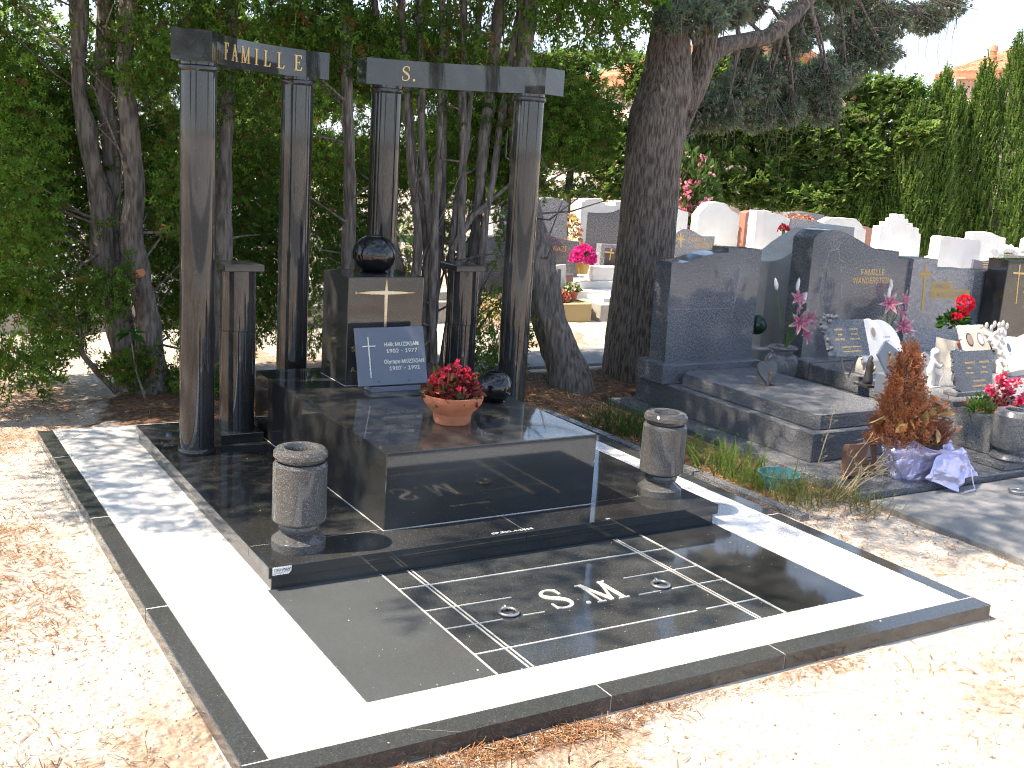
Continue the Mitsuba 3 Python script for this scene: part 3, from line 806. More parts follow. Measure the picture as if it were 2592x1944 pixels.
# ------------------------------------------------------------------ the big blue cypress on the right
cy_ = thing('cypress_tree', 'large grey green cypress with a thick furrowed trunk behind the grey stele', 'tree')
obj('trunk', tube([(4.62, 4.40, -.2), (4.58, 4.40, -.02), (4.565, 4.40, .15), (4.58, 4.41, .5), (4.59, 4.42, 1.15), (4.59, 4.43, 1.6), (4.60, 4.43, 1.95), (4.66, 4.44, 2.25), (4.68, 4.46, 2.6), (4.72, 4.5, 3.4), (4.7, 4.5, 5.5)],
                  [.34, .28, .256, .242, .232, .224, .224, .21, .16, .13, .05], 64, rough=.030, seed=3, step=.02, ridges=9), M_BARKD, cy_, smooth=True)
limb_pts = [(4.72, 4.44, 1.82), (4.86, 4.46, 2.06), (5.02, 4.5, 2.32), (5.19, 4.55, 2.58), (5.52, 4.6, 2.70), (5.80, 4.62, 2.76), (6.03, 4.65, 2.88), (6.32, 4.7, 3.12), (6.7, 4.8, 3.4)]
obj('limb', tube(limb_pts, [.12, .098, .088, .080, .068, .066, .060, .055, .03], 20, rough=.03, seed=5, step=.03, ridges=4), M_BARKD, cy_, smooth=True)
obj('limb', tube([(4.80, 4.42, 2.1), (4.98, 4.42, 2.45), (5.02, 4.42, 2.95), (5.1, 4.4, 3.8)], [.12, .10, .085, .05], 16, rough=.03, seed=6, step=.03, ridges=4), M_BARKD, cy_, smooth=True)
CYP = [  # clump centres in metres (x, y, z), radius, how many tufts
    (5.58, 4.75, 2.14, .20, 420), (5.38, 4.9, 2.06, .16, 300), (5.80, 4.8, 2.34, .20, 420), (6.10, 4.9, 2.44, .24, 520), (6.48, 5.0, 2.50, .24, 520), (6.90, 4.9, 2.50, .24, 520), (7.30, 5.1, 2.64, .24, 520),
    (7.66, 5.0, 2.86, .24, 520), (7.35, 5.05, 2.98, .20, 380), (6.62, 4.9, 2.98, .26, 520), (6.36, 4.8, 2.82, .20, 320), (7.50, 5.1, 3.24, .24, 500), (7.95, 5.1, 3.18, .20, 360), (8.42, 5.1, 3.24, .20, 420), (8.72, 5.1, 3.40, .17, 300), (5.92, 4.9, 3.06, .16, 220), (5.62, 5.0, 2.98, .15, 180),
    (7.05, 5.0, 2.26, .18, 330), (6.22, 5.0, 2.16, .20, 400), (6.55, 4.95, 2.22, .18, 340), (5.95, 4.9, 2.66, .14, 160), (4.62, 3.9, 2.74, .17, 330), (4.32, 3.9, 2.70, .12, 160), (4.95, 4.0, 2.84, .16, 260), (6.95, 4.9, 3.28, .22, 400), (5.25, 4.6, 3.1, .25, 300),
    (6.4, 5.1, 3.7, .55, 700), (7.4, 5.1, 3.9, .6, 700), (5.2, 4.3, 4.6, 1.1, 2600), (4.4, 4.3, 5.6, 1.1, 2600), (4.0, 4.2, 4.4, .8, 1500)]
r = np.random.default_rng(31)
P, cen = in_ellipsoids(r, [(x, y + .12, z, R * 1.08, R * .95, R * .80, n) for x, y, z, R, n in CYP], .30, 4.2, 9)
axis = (P - cen) * 1.0 + r.normal(size=P.shape) * .10 + [0, 0, -.03]
col = palette(r, len(P), [(.23, .285, .19), (.31, .365, .255), (.155, .195, .13), (.25, .17, .10)], [4, 3, 2.5, .4], .3)
m, c = scatter(tuft_template(9, 4, .085), P, axis, r.uniform(.045, .085, len(P)), r, col)
obj('crown', m, 'leaf', cy_, color=c)
tw = []
LP = np.array(limb_pts)
for x, y, z, R, n in CYP[:26]:
    k = np.argmin(np.linalg.norm(LP - [x, y, z], axis=1))
    b = LP[min(k, len(LP) - 1)] if x > 5.2 else np.array([4.9, 4.42, 2.6])
    e = np.array([x, y, z])
    tw.append(tube([b, b * .5 + e * .5 + [0, 0, .06], e], [.022, .014, .006], 6))
    for _ in range(7):
        d = r.normal(size=3) * R * .8
        tw.append(tube([b * .3 + e * .7, e + d * .5, e + d], [.006, .004, .002], 4))
    for _ in range(3):
        d = r.normal(size=3) * R * .4
        tw.append(tube([e + d, e + d + [r.normal() * .03, 0, -.25], e + d + [r.normal() * .06, 0, -.25 - r.uniform(0, .3)]], [.003, .0025, .0015], 4))
obj('branches', tw, M_BARK, cy_, smooth=True, kind='stuff')
P, cen = in_ellipsoids(r, [(x, y, z, R, R, R, 16) for x, y, z, R, n in CYP[:19]])
obj('cones', [ball(p, .016, 1) for p in P], M_BARK, cy_, kind='stuff')

# ------------------------------------------------------------------ weeds, bowl, dry stalks
BLADE = (np.array([[-.02, 0, 0], [.02, 0, 0], [.016, .55, .05], [-.016, .55, .05], [0, 1, .22]]), np.array([[0, 1, 2], [0, 2, 3], [3, 2, 4]]))


def weed(label, c, h, w, n, seed, cols=((.13, .24, .045), (.20, .29, .07), (.28, .27, .12)), wt=(4, 3, 1), feathery=True):
    r = np.random.default_rng(seed)
    t = thing('weed', label, 'weed', None)
    P = np.array(c) + np.c_[r.normal(size=(n, 2)) * [w * .33, w * .5], np.zeros(n)]
    axis = np.c_[r.normal(size=(n, 2)) * .42, np.ones(n)]
    L = h * r.uniform(.45, 1, n)
    m1, c1 = scatter(BLADE, P, axis, L, r, palette(r, n, cols, wt, .3))
    if feathery:
        k = n * 6
        i = r.integers(0, n, k)
        f = r.uniform(.25, 1, (k, 1))
        a = axis[i] / np.linalg.norm(axis[i], axis=1, keepdims=True)
        P2 = P[i] + a * L[i][:, None] * f
        m2, c2 = scatter(BLADE, P2, a * .6 + r.normal(size=(k, 3)) * .6, r.uniform(.025, .06, k), r, palette(r, k, cols, wt, .3))
        m1 = trimesh.util.concatenate([m1, m2]); c1 = np.concatenate([c1, c2])
    obj('blades', m1, 'leaf', t, color=c1, kind='stuff')
    return t


weed('bushy feathery green weed in the strip behind the dark urn', (3.50, 2.05, -.06), .27, .24, 120, 41)
weed('low yellow green grass tuft at the front end of the weedy strip', (3.50, 1.52, -.06), .20, .30, 150, 42, ((.14, .22, .04), (.26, .28, .10), (.36, .30, .15)), (3, 3, 2))
weed('green weed clump left of the grey stele near the cypress trunk', (3.45, 3.02, -.06), .24, .34, 170, 43, ((.05, .12, .025), (.09, .16, .035), (.16, .17, .06)))
weed('small clover patch beside the turquoise bowl', (3.45, 1.80, -.06), .09, .16, 120, 44)
weed('sparse tuft growing between the kerb and the urn', (3.42, 2.42, -.06), .16, .22, 80, 45, ((.10, .15, .04), (.30, .26, .13), (.2, .2, .08)))
weed('grass sprouting at the corner of the grey base slab', (3.72, 1.33, -.06), .14, .24, 110, 46, ((.16, .22, .05), (.34, .29, .15), (.25, .24, .10)), (2, 3, 2))
bw = thing('plastic_bowl', 'turquoise plastic bowl half hidden among the weeds', 'bowl')
obj('bowl', lathe([(0, 0), (.085, 0), (.10, .02), (.118, .10), (.121, .10), (.121, .107), (.114, .107), (.096, .02), (0, .012)], (3.60, 1.735, -.085), 40), M_TEAL, bw, smooth=40)
dp = thing('dry_stalk', 'tall thin dry stalk rising in front of the grey granite slab', 'dry plant')
r = np.random.default_rng(51)
ST = [tube([(3.62, 1.52, -.06), (3.66, 1.52, .12), (3.73, 1.53, .34), (3.755, 1.54, .45)], [.0036, .0034, .003, .0015], 6)]
for k in range(9):
    z = r.uniform(.1, .44)
    b = np.array([3.62 + .3 * (z + .06) * .95, 1.525, z])
    ST.append(tube([b, b + [r.normal() * .03, 0, .015], b + [r.normal() * .06, r.normal() * .02, .03]], [.002, .0015, .001], 4))
obj('stalk', ST, M_STRAW, dp)
dp = thing('dry_branch', 'tangle of straw coloured dry stems leaning over the grey base slab', 'dry plant')
ST = []
for k in range(13):
    b = np.array([3.70, 1.40, -.05]) + r.normal(size=3) * [.05, .03, 0]
    e = np.array([r.uniform(3.85, 4.22), 1.48 + r.normal() * .05, r.uniform(.02, .26)])
    q = b * .5 + e * .5 + [0, 0, .03 + r.normal() * .02]
    ST.append(tube([b, q, e], [.0034, .0024, .0014], 5))
    for _ in range(3):
        f = e + r.normal(size=3) * [.06, .02, .04]
        ST.append(tube([q * .4 + e * .6, f * .5 + e * .5, f], [.002, .002, .001], 4))
obj('stems', ST, M_STRAW, dp)

# ------------------------------------------------------------------ the first row of graves on the right
gA = thing('grave', 'blue grey granite grave with bare slab and stepped stele by the cypress trunk', 'grave', None)
obj('base_slab', cbox(3.87, 5.03, 1.375, 3.78, -.13, -.022, .006), M_BLUEM, gA)
obj('plinth', cbox(4.055, 4.95, 1.945, 3.70, -.022, .16, .006), M_BLUE, gA)
sl = [(4.13, 2.02), (4.16, 1.995), (4.86, 1.995), (4.89, 2.02), (4.89, 3.30), (4.83, 3.345), (4.23, 3.345), (4.13, 3.27)]
obj('grave_slab', [slab(sl, .166, .238), slab([(x * .985 + 4.51 * .015, y * .992 + 2.67 * .008) for x, y in sl], .238, .252)], M_BLUEM, gA)
obj('packing', slab([(4.15, 2.02), (4.87, 2.02), (4.87, 3.3), (4.15, 3.3)], .159, .1665), M_CONC, gA)
obj('pedestal', cbox(4.01, 4.93, 3.347, 3.66, .16, .302, .006), M_BLUE, gA)
stA = obj('stele', prism([(4.075, .302), (4.885, .302), (4.885, 1.112), (4.566, 1.120), (4.564, 1.086), (4.50, 1.084), (4.43, 1.077), (4.35, 1.063), (4.27, 1.040), (4.21, 1.022), (4.16, 1.014), (4.055, 1.014)], 3.42, 3.60), M_BLUE, gA)
obj('lettering', [txt('FAMILLE', .042, (4.53, 3.419, .80), center=True, sx=1.1), txt('VAILLAND-RADI', .046, (4.44, 3.419, .72), center=True, sx=1.05)], M_GREY, stA)
each('groove', [prism(bar(4.70, .98, 4.655, .60, .009), 3.418, 3.421), prism(bar(4.12, .683, 4.62, .683, .008), 3.418, 3.421), prism(bar(4.66, .925, 4.74, .925, .007), 3.418, 3.421)], M_GREY, stA)

t = thing('heart_plaque', 'small rough heart shaped granite plaque standing on the bare grey slab', 'plaque')
th = np.linspace(0, 2 * np.pi, 40, endpoint=False)
heart = np.c_[.0056 * 16 * np.sin(th) ** 3 * .75, .0056 * (13 * np.cos(th) - 5 * np.cos(2 * th) - 2 * np.cos(3 * th) - np.cos(4 * th))]
hx, hy, hz_ = 4.46, 2.80, .252
hm = slab(Polygon(heart).buffer(.004), -.012, .012)
obj('tablet', frame(hm, (hx, hy, hz_ + .098), (.95, -.3, .05), (.05, .22, .97)), M_URN, t)
obj('rose', [ball((hx + .012, hy - .028, hz_ + .085), (.014, .008, .012), 1), tube([(hx + .01, hy - .03, hz_ + .08), (hx - .005, hy - .035, hz_ + .05), (hx + .006, hy - .036, hz_ + .02)], .003, 5)], M_BRONZE, t)
each('feet', [tube([(hx + dx, hy - .035, hz_ + .004), (hx + dx * .9, hy + .03, hz_ + .012)], .006, 6) for dx in (-.04, .04)], M_BRONZE, t)

gB = thing('grave', 'weathered concrete gravestone with a swept top between the two blue steles', 'grave')
pb = [(5.43, .28), (6.35, .28), (6.35, 1.26), (6.0, 1.225), (5.86, 1.165), (5.74, 1.10), (5.66, 1.045), (5.58, 1.002), (5.50, .978), (5.43, .97)]
obj('stele', prism(pb, 3.90, 4.22), M_CONC, gB)
obj('plinth', cbox(5.33, 6.42, 3.80, 4.32, -.1, .282, .008), M_CONC, gB)

gW = thing('grave', 'dark polished granite grave with engraved figure and gold family name', 'grave')
obj('base_slab', cbox(5.042, 6.46, 1.385, 3.80, -.13, -.028, .006), M_BLUEM, gW)
obj('ledge', cbox(5.16, 6.40, 1.41, 3.72, -.028, .012, .005), M_BLUEM, gW)
jx = obj('planter', [cbox(5.28, 5.40, 1.615, 1.93, .012, .248, .006), cbox(6.2, 6.32, 1.615, 1.93, .012, .248, .006), cbox(5.40, 6.2, 1.615, 1.68, .012, .248, .004), cbox(5.40, 6.2, 1.68, 1.93, .012, .20, .004)], M_BLUE, gW)
obj('lower_tier', cbox(5.20, 6.38, 1.935, 3.66, .012, .165, .006), M_BLUE, gW)
obj('grave_slab', cbox(5.275, 6.33, 1.925, 3.20, .165, .290, .007), M_BLUE, gW)
obj('pedestal', cbox(5.26, 6.36, 3.20, 3.62, .165, .305, .006), M_BLUE, gW)
pw = [(5.335, .305), (6.285, .305), (6.275, 1.118), (6.18, 1.116), (6.09, 1.122), (5.98, 1.142), (5.89, 1.172), (5.82, 1.198), (5.75, 1.222), (5.66, 1.252), (5.58, 1.270), (5.50, 1.274), (5.42, 1.262), (5.36, 1.235), (5.325, 1.205)]
sW = obj('stele', prism(pw, 3.35, 3.56), M_BLUE, gW, smooth=25)
obj('lettering', [txt('FAMILLE', .047, (5.865, 3.349, .932), sx=.98), txt('WANDERSTEIN', .045, (5.792, 3.349, .868), sx=.93)], M_GOLD, sW)
fig = unary_union([Point(5.555, 1.18).buffer(.055), Polygon([(5.50, 1.12), (5.60, 1.13), (5.66, .95), (5.70, .72), (5.44, .70), (5.46, .95)]), Polygon([(5.60, 1.06), (5.70, 1.03), (5.69, .99), (5.60, .98)])])
ring_ = fig.difference(fig.buffer(-.006))
obj('engraved_figure', [prism(ring_, 3.3485, 3.351)] + [prism(bar(5.49 + .02 * k, 1.04 - .03 * k, 5.47 + .045 * k, .73, .004), 3.3485, 3.351) for k in range(5)] + [prism(Point(5.555, 1.18).buffer(.028).difference(Point(5.555, 1.18).buffer(.022)), 3.3485, 3.351)], M_GREY, sW)

gH = thing('grave', 'light grey granite grave with dark side wings and a gold cross', 'grave')
obj('grave_slab', cbox(6.52, 7.80, 2.25, 3.58, -.02, .245, .008), M_GREY, gH)
obj('base_slab', cbox(6.49, 7.92, 1.40, 3.95, -.13, -.02, .006), M_GREY, gH)
sH = obj('stele', prism([(6.765, -.02), (7.575, -.02), (7.575, .94), (7.07, .948), (7.07, 1.032), (6.765, 1.036)], 3.60, 3.82), M_GREY, gH)
obj('wing', cbox(6.40, 6.763, 3.63, 3.81, -.02, 1.034, .004), M_BLUE, gH)
obj('wing', cbox(7.577, 7.90, 3.63, 3.81, -.02, .932, .004), M_BLUE, gH)
M_OCHRE = mat('ochre_paint', (0.50, 0.33, 0.10), 0.5)
hc = unary_union([bar(6.925, .985, 6.955, .60, .028), bar(6.845, .913, 7.02, .905, .022), bar(6.87, .885, 7.0, .878, .012)])
obj('cross', prism(hc, 3.597, 3.602), M_OCHRE, sH)
each('name_panel', [prism([(7.03, .772), (7.30, .772), (7.30, .838), (7.03, .842)], 3.5975, 3.602), prism([(7.03, .698), (7.54, .69), (7.54, .768), (7.03, .770)], 3.5972, 3.602)], M_OCHRE, sH)
obj('lettering', [txt('FAMILLE', .042, (7.05, 3.597, .785), sx=.9), txt('R. WALLESTEKIS', .046, (7.045, 3.597, .708), sx=.85)], M_GREY, sH)

gK = thing('grave', 'black polished gravestone with a thin gold cross at the right edge', 'grave')
sK = obj('stele', cbox(7.735, 8.75, 3.40, 3.60, .2, 1.052, .005), M_BLACK, gK)
obj('cross', prism(bar(7.895, 1.015, 7.925, .67, .013).union(bar(7.82, .943, 7.99, .935, .016)), 3.397, 3.402), M_GOLD, sK)
obj('lettering', txt('FAMILLE', .05, (8.0, 3.399, .765)), M_GOLD, sK)
obj('grave_slab', cbox(7.94, 8.9, 1.9, 3.68, -.13, .2, .006), M_BLACK, gK)

# --- objects on these graves


def leaning(o, w, h, lean=.33, yaw=0.0):
    """origin, width axis, height axis and normal of a tablet that leans back"""
    ax = np.array([math.cos(yaw), math.sin(yaw), 0.0])
    ay = np.array([-math.sin(yaw) * lean, math.cos(yaw) * lean, 1.0]); ay /= np.linalg.norm(ay)
    return np.asarray(o, float), ax, ay, np.cross(ax, ay)


def rough_edge(pts, r, amp=.006, side=None):
    p = Polygon(pts).segmentize(.012)
    xy = np.array(p.exterior.coords)[:-1]
    xy = xy + r.normal(size=xy.shape) * amp
    return Polygon(xy).buffer(0)


r = np.random.default_rng(61)
t = thing('memorial_plaque', 'blue granite plaque with rough carved edge and gold lines beside the lilies', 'plaque')
o, ax, ay, az = leaning((4.90, 2.64, .46), .37, .27, .42)
pol = unary_union([sbox(.03, 0, .37, .26), rough_edge([(-.01, .02), (.06, .0), (.08, .27), (-.06, .285)], r, .008), rough_edge([(-.03, .24), (.16, .24), (.13, .30), (.0, .31)], r, .008)])
tb = obj('tablet', frame(slab(pol, -.02, 0), o, ax, ay, az), M_BLUE, t)
L = [('KONCZAK', .10, .185), ('KONCZAK', .25, .185), ('Anna', .11, .150), ('Bernard', .25, .150), ('1902-1979', .10, .115), ('1926-1980', .25, .115), ('Le temps passe le souvenir reste', .20, .062), ('Vous resterez dans nos coeurs', .20, .030)]
obj('lettering', [txt(s_, .012 if x != .20 else .009, o + ax * x + ay * y, ax, ay, .0015, center=True, bold=True) for s_, x, y in L], M_GOLD, tb)
obj('carving', [ball(o + ax * x + ay * y + az * .006, (.02, .012, .016), 1) for x, y in ((-.02, .27), (.02, .285), (.06, .275), (.10, .28), (.03, .25), (-.03, .20), (-.02, .12), (0, .06))], M_BLUEM, tb, kind='stuff')
each('stand', [tube([o + ax * .10 + az * -.02, o + ax * .13 + np.array([0, -.02, -.165])], .008, 6), tube([o + ax * .27 - az * .02, o + ax * .27 + np.array([0, .08, -.165])], .008, 6)], M_STEEL, t)

t = thing('memorial_plaque', 'white marble plaque with carved roses and an oval portrait', 'plaque')
o, ax, ay, az = leaning((5.33, 2.72, .39), .4, .3, .35)
a = np.linspace(-.2, 2.45, 24)
lob = [(.17 + .23 * math.cos(q), .06 + .245 * math.sin(q)) for q in a]
pol = unary_union([Polygon([(-.02, 0), (.41, 0.02)] + lob + [(-.02, .2)]).buffer(0), Point(.08, .24).buffer(.075), rough_edge([(-.14, .30), (-.03, .30), (.06, .12), (.02, .0), (-.08, .12)], r, .008)])
tb = obj('tablet', frame(slab(pol, -.02, 0), o, ax, ay, az), M_MARBLE, t)
obj('carving', [ball(o + ax * x + ay * y + az * .004, (s_, .012, s_), 1) for x, y, s_ in ((-.09, .28, .03), (-.04, .25, .026), (-.06, .19, .03), (-.02, .14, .026), (0, .08, .024), (-.03, .29, .02))], M_MARBLE, tb, kind='stuff')
obj('portrait_frame', frame(slab(affinity.scale(Point(.11, .21).buffer(.04), .75, 1.15), 0, .003), o, ax, ay, az), M_CARVE, tb)
pf = obj('portrait', frame(slab(affinity.scale(Point(.112, .212).buffer(.03), .72, 1.15), .003, .0045), o, ax, ay, az), M_SKIN, tb)
obj('lettering', [txt(s_, .012, o + ax * .25 + ay * y, ax, ay, .001, center=True) for s_, y in (('A NOTRE', .17), ('MERE', .14), ('REGRETS', .10))], M_GREY, tb)
obj('stand', cbox(5.36, 5.64, 2.74, 2.84, .29, .40, .004), M_CARVE, t)

t = thing('memorial_plaque', 'dark five sided plaque with a bronze figure behind the dry conifer', 'plaque')
o, ax, ay, az = leaning((4.98, 2.20, .415), .1, .2, .4)
tb = obj('tablet', frame(slab([(-.02, 0), (.10, -.01), (.12, .16), (.01, .235), (-.085, .15)], -.018, 0), o, ax, ay, az), M_PLAQUE, t)
obj('figure', [ball(o + ax * .02 + ay * .15 + az * .008, (.012, .008, .014), 1), ball(o + ax * .022 + ay * .105 + az * .008, (.018, .008, .032), 1), ball(o + ax * .03 + ay * .07 + az * .008, (.022, .008, .014), 1)], M_BRONZE, tb)
obj('foot', cbox(4.95, 5.09, 2.18, 2.30, .29, .42, .004), M_PLAQUE, t)


def hull_chain(joints, bones):
    import manifold3d as m3
    out = None
    for a, b in bones:
        s = [m3.Manifold.sphere(joints[k][1], 18).translate(list(map(float, joints[k][0]))) for k in (a, b)]
        h_ = m3.Manifold.batch_hull(s)
        out = h_ if out is None else out + h_
    out = out.refine_to_length(.008)
    mm = out.to_mesh()
    m = trimesh.Trimesh(mm.vert_properties[:, :3], mm.tri_verts)
    return trimesh.smoothing.filter_taubin(m, iterations=8)


t = thing('madonna_figurine', 'small dark veiled figurine with a gilt face on the polished slab', 'figurine')
mx, my, mz = 5.07, 2.46, .305
obj('robe', hull_chain({'b': ((mx, my, mz + .02), .034), 'w': ((mx, my, mz + .085), .024), 's': ((mx, my, mz + .125), .024), 'h': ((mx + .003, my, mz + .165), .019), 't': ((mx + .004, my, mz + .185), .010), 'e': ((mx + .02, my - .022, mz + .105), .012)},
                       [('b', 'w'), ('w', 's'), ('s', 'h'), ('h', 't'), ('s', 'e'), ('w', 'e')]), M_PRINT, t, smooth=True)
obj('face', ball((mx + .006, my - .014, mz + .160), (.010, .008, .012), 2), M_GOLD, t, smooth=True)
obj('hands', ball((mx + .016, my - .030, mz + .112), (.010, .009, .015), 1), M_GOLD, t, smooth=True)
obj('base', [slab(Polygon([(5.0, 2.40), (5.24, 2.38), (5.25, 2.50), (5.02, 2.52)]).buffer(.01), .2905, .306)], M_BLACK, t)

t = thing('angel_figurine', 'white angel figurine kneeling with a bowed head and wings', 'figurine')
bx, by_, bz = 5.53, 2.32, .295
obj('body', hull_chain({'f': ((bx + .0, by_, bz + .012), .030), 'k': ((bx + .045, by_ - .02, bz + .075), .022), 'k2': ((bx - .005, by_ - .015, bz + .05), .026), 'hip': ((bx - .02, by_, bz + .11), .034), 'c': ((bx - .008, by_, bz + .165), .030), 'n': ((bx, by_, bz + .20), .016), 'hd': ((bx + .006, by_ - .006, bz + .238), .030),
                            'e': ((bx + .04, by_ - .03, bz + .135), .014), 'ha': ((bx + .062, by_ - .035, bz + .16), .011), 'ft': ((bx + .05, by_ - .02, bz + .012), .015)},
                           [('f', 'k2'), ('k2', 'hip'), ('hip', 'k'), ('k', 'ft'), ('hip', 'c'), ('c', 'n'), ('n', 'hd'), ('c', 'e'), ('e', 'ha')]), M_MARBLE, t, smooth=True)
for s_ in (-1, 1):
    wg = slab(Polygon([(0, .0), (-.04, .05), (-.075, .07), (-.085, .02), (-.08, -.06), (-.055, -.10), (-.03, -.06)]).buffer(.006), -.006, .006)
    obj('wing', frame(wg, (bx - .015, by_ + .015 + .02 * s_, bz + .165), (1, .25 * s_, 0), (0, 0, 1)), M_MARBLE, t)
obj('base', cbox(bx - .05, bx + .06, by_ - .05, by_ + .05, .2905, .297, .002), M_MARBLE, t)

t = thing('memorial_plaque', 'cream marble plaque with two oval portraits beside the geranium', 'plaque')
o, ax, ay, az = leaning((6.42, 2.70, .375), .31, .25, .55)
tb = obj('tablet', frame(rough_edge and slab(rough_edge([(0, 0), (.31, .015), (.30, .27), (0, .27)], r, .003), -.02, 0), o, ax, ay, az), M_CARVE, t)
for x in (.09, .22):
    fr = obj('portrait_frame', frame(slab(affinity.scale(Point(x, .15).buffer(.045), .8, 1.2), 0, .003), o, ax, ay, az), M_PRINT if x < .1 else M_PLAQUE, tb)
    obj('portrait', frame(slab(affinity.scale(Point(x, .15).buffer(.036), .8, 1.2), .003, .0045), o, ax, ay, az), M_SKIN if x < .1 else M_MARBLE, tb)
obj('stand', prism([(6.38, .246), (6.46, .246), (6.45, .38), (6.36, .50)], 2.78, 2.96), M_CARVE, t)

t = thing('memorial_plaque', 'blue granite plaque with gold lettering standing above the begonia', 'plaque')
o, ax, ay, az = leaning((5.445, 2.02, .315), .36, .3, .18)
pol = unary_union([sbox(.03, 0, .36, .275), rough_edge([(-.03, .03), (.06, 0), (.07, .28), (-.05, .29)], r, .007)])
tb = obj('tablet', frame(slab(pol, -.02, 0), o, ax, ay, az), M_BLUE, t)
L = [('WANDERSTEIN', .12, .19), ('WANDERSTEIN', .27, .19), ('Nathan', .12, .155), ('Jacob', .27, .155), ('1893-1992', .12, .12), ('1890-1974', .27, .12), ('Le temps passe', .22, .065), ('le souvenir reste', .22, .03)]
obj('lettering', [txt(s_, .0115 if y > .1 else .014, o + ax * x + ay * y, ax, ay, .0015, center=True, bold=True, sx=.9) for s_, x, y in L], M_GOLD, tb)
obj('foot', cbox(5.42, 5.80, 2.01, 2.12, .2905, .318, .004), M_BLUE, t)

t = thing('memorial_plaque', 'cream marble book plaque with carved flowers and an oval portrait', 'plaque')
o, ax, ay, az = leaning((6.70, 2.50, .30), .3, .3, .50)
pol = unary_union([Polygon([(-.02, 0), (.32, .03), (.30, .30), (.18, .27), (.0, .29), (-.06, .2)]), rough_edge([(-.20, .36), (-.05, .30), (.06, .36), (.02, .12), (-.05, .02), (-.10, .14)], r, .010)])
tb = obj('tablet', frame(slab(pol, -.025, 0), o, ax, ay, az), M_CARVE, t)
pet = []
for k, (x, y) in enumerate([(-.17, .37), (-.12, .35), (-.07, .38), (-.02, .37), (.03, .38), (.07, .36), (-.10, .30), (-.05, .32), (.0, .32), (-.09, .22), (-.08, .15), (-.04, .26)]):
    pet.append(ball(o + ax * x + ay * y + az * .008, (.019, .010, .027), 1))
obj('carving', pet, M_CARVE, tb, kind='stuff')
fr = obj('portrait_frame', frame(slab(affinity.scale(Point(.03, .19).buffer(.036), .7, 1.3), 0, .004), o, ax, ay, az), M_MARBLE, tb)
obj('portrait', frame(slab(affinity.scale(Point(.03, .19).buffer(.028), .7, 1.3), .004, .0055), o, ax, ay, az), M_PLAQUE, tb)
each('stand', [cbox(6.78, 6.96, 2.56, 2.80, .246, .33, .004)], M_CARVE, t)

# vases and flowers


def turned_vase(label, x, y, z, s, bsdf, prof):
    t = thing('vase', label, 'vase')
    obj('body', lathe([(a * s, b * s) for a, b in prof], (x, y, z), 36), bsdf, t, smooth=30)
    return t


VP = [(0, 0), (.085, 0), (.095, .01), (.10, .05), (.115, .10), (.118, .17), (.10, .205), (.072, .225), (.072, .24), (.10, .25), (.108, .262), (.10, .272), (.06, .272), (.055, .23), (0, .22)]
t = turned_vase('dark granite vase with lilies beside the concrete gravestone', 4.985, 3.20, .155, 1.02, M_BLUE, VP)
obj('handle', torus((4.865, 3.18, .35), .022, .005, (0, 1, .2), 14, 6), M_STEEL, t)
t = turned_vase('dark granite vase at the right end before the planter box', 5.335, 1.50, .012, 1.12, M_BLUEM, [(0, 0), (.10, 0), (.11, .012), (.10, .03), (.075, .05), (.075, .06), (.105, .07), (.115, .10), (.118, .20), (.117, .255), (.10, .28), (.06, .282), (.055, .23), (0, .2)])
obj('lettering', txt('Souvenir', .03, (5.36, 1.372, .19), depth=.002), M_GOLD, t)
turned_vase('small dark vase with lilies between the two right steles', 5.90, 3.06, .29, .8, M_PRINT, VP)
PETAL = (np.array([[0, 0, 0], [.13, .25, .10], [.16, .55, .16], [.07, .85, .10], [0, 1, .02], [-.07, .85, .10], [-.16, .55, .16], [-.13, .25, .10], [0, .5, .10]]), np.array([[0, 1, 8], [1, 2, 8], [2, 3, 8], [3, 4, 8], [4, 5, 8], [5, 6, 8], [6, 7, 8], [7, 0, 8]]))


def lily(c, d, s, r):
    d = np.asarray(d, float) / np.linalg.norm(d)
    u = np.cross(d, [0.2, .1, 1]); u /= np.linalg.norm(u)
    w = np.cross(d, u)
    ax = np.array([(math.cos(a) * u + math.sin(a) * w) + d * .45 for a in np.arange(6) * math.pi / 3 + r.uniform(0, 1)])
    m, _ = scatter(PETAL, np.tile(c, (6, 1)), ax, np.full(6, s), r, np.ones((6, 3)), normal=np.tile(d, (6, 1)))
    base = np.array([[.45, .08, .16], [.72, .42, .50], [.66, .30, .40], [.78, .60, .64], [.80, .72, .74], [.78, .60, .64], [.66, .30, .40], [.72, .42, .50], [.50, .10, .18]])
    return m, np.tile(base, (6, 1))


def lilies(label, stem0, flowers, buds, seed):
    r = np.random.default_rng(seed)
    t = thing('lily_bouquet', label, 'flowers')
    stems = []
    for x, y, z, s in flowers:
        m, c = lily((x, y, z), (r.normal() * .5 - .2, -1, r.normal() * .4 + .1), s, r)
        obj('flower', m, 'petal', t, color=c)
        stems.append(tube([stem0, (np.array(stem0) + [x, y + .03, z]) / 2 + [.01, 0, .02], (x, y + .02, z)], [.004, .0035, .003], 5))
    for x, y, z, a in buds:
        bm = lathe([(0, 0), (.010, .015), (.015, .045), (.010, .08), (0, .10)], (0, 0, 0), 10)
        obj('bud', frame(bm, np.array((x, y, z - .05)), np.array([1, 0, a]), np.array([0, 1, 0]), np.array([-a, 0, 1]) / math.hypot(1, a)), M_MARBLE, t, smooth=True)
        stems.append(tube([stem0, (np.array(stem0) + [x, y, z - .05]) / 2 + [-.01, 0, .01], (x, y, z - .05)], [.004, .0035, .003], 5))
    M = M_STEM
    obj('stems', stems, M, t, smooth=True)
    return t


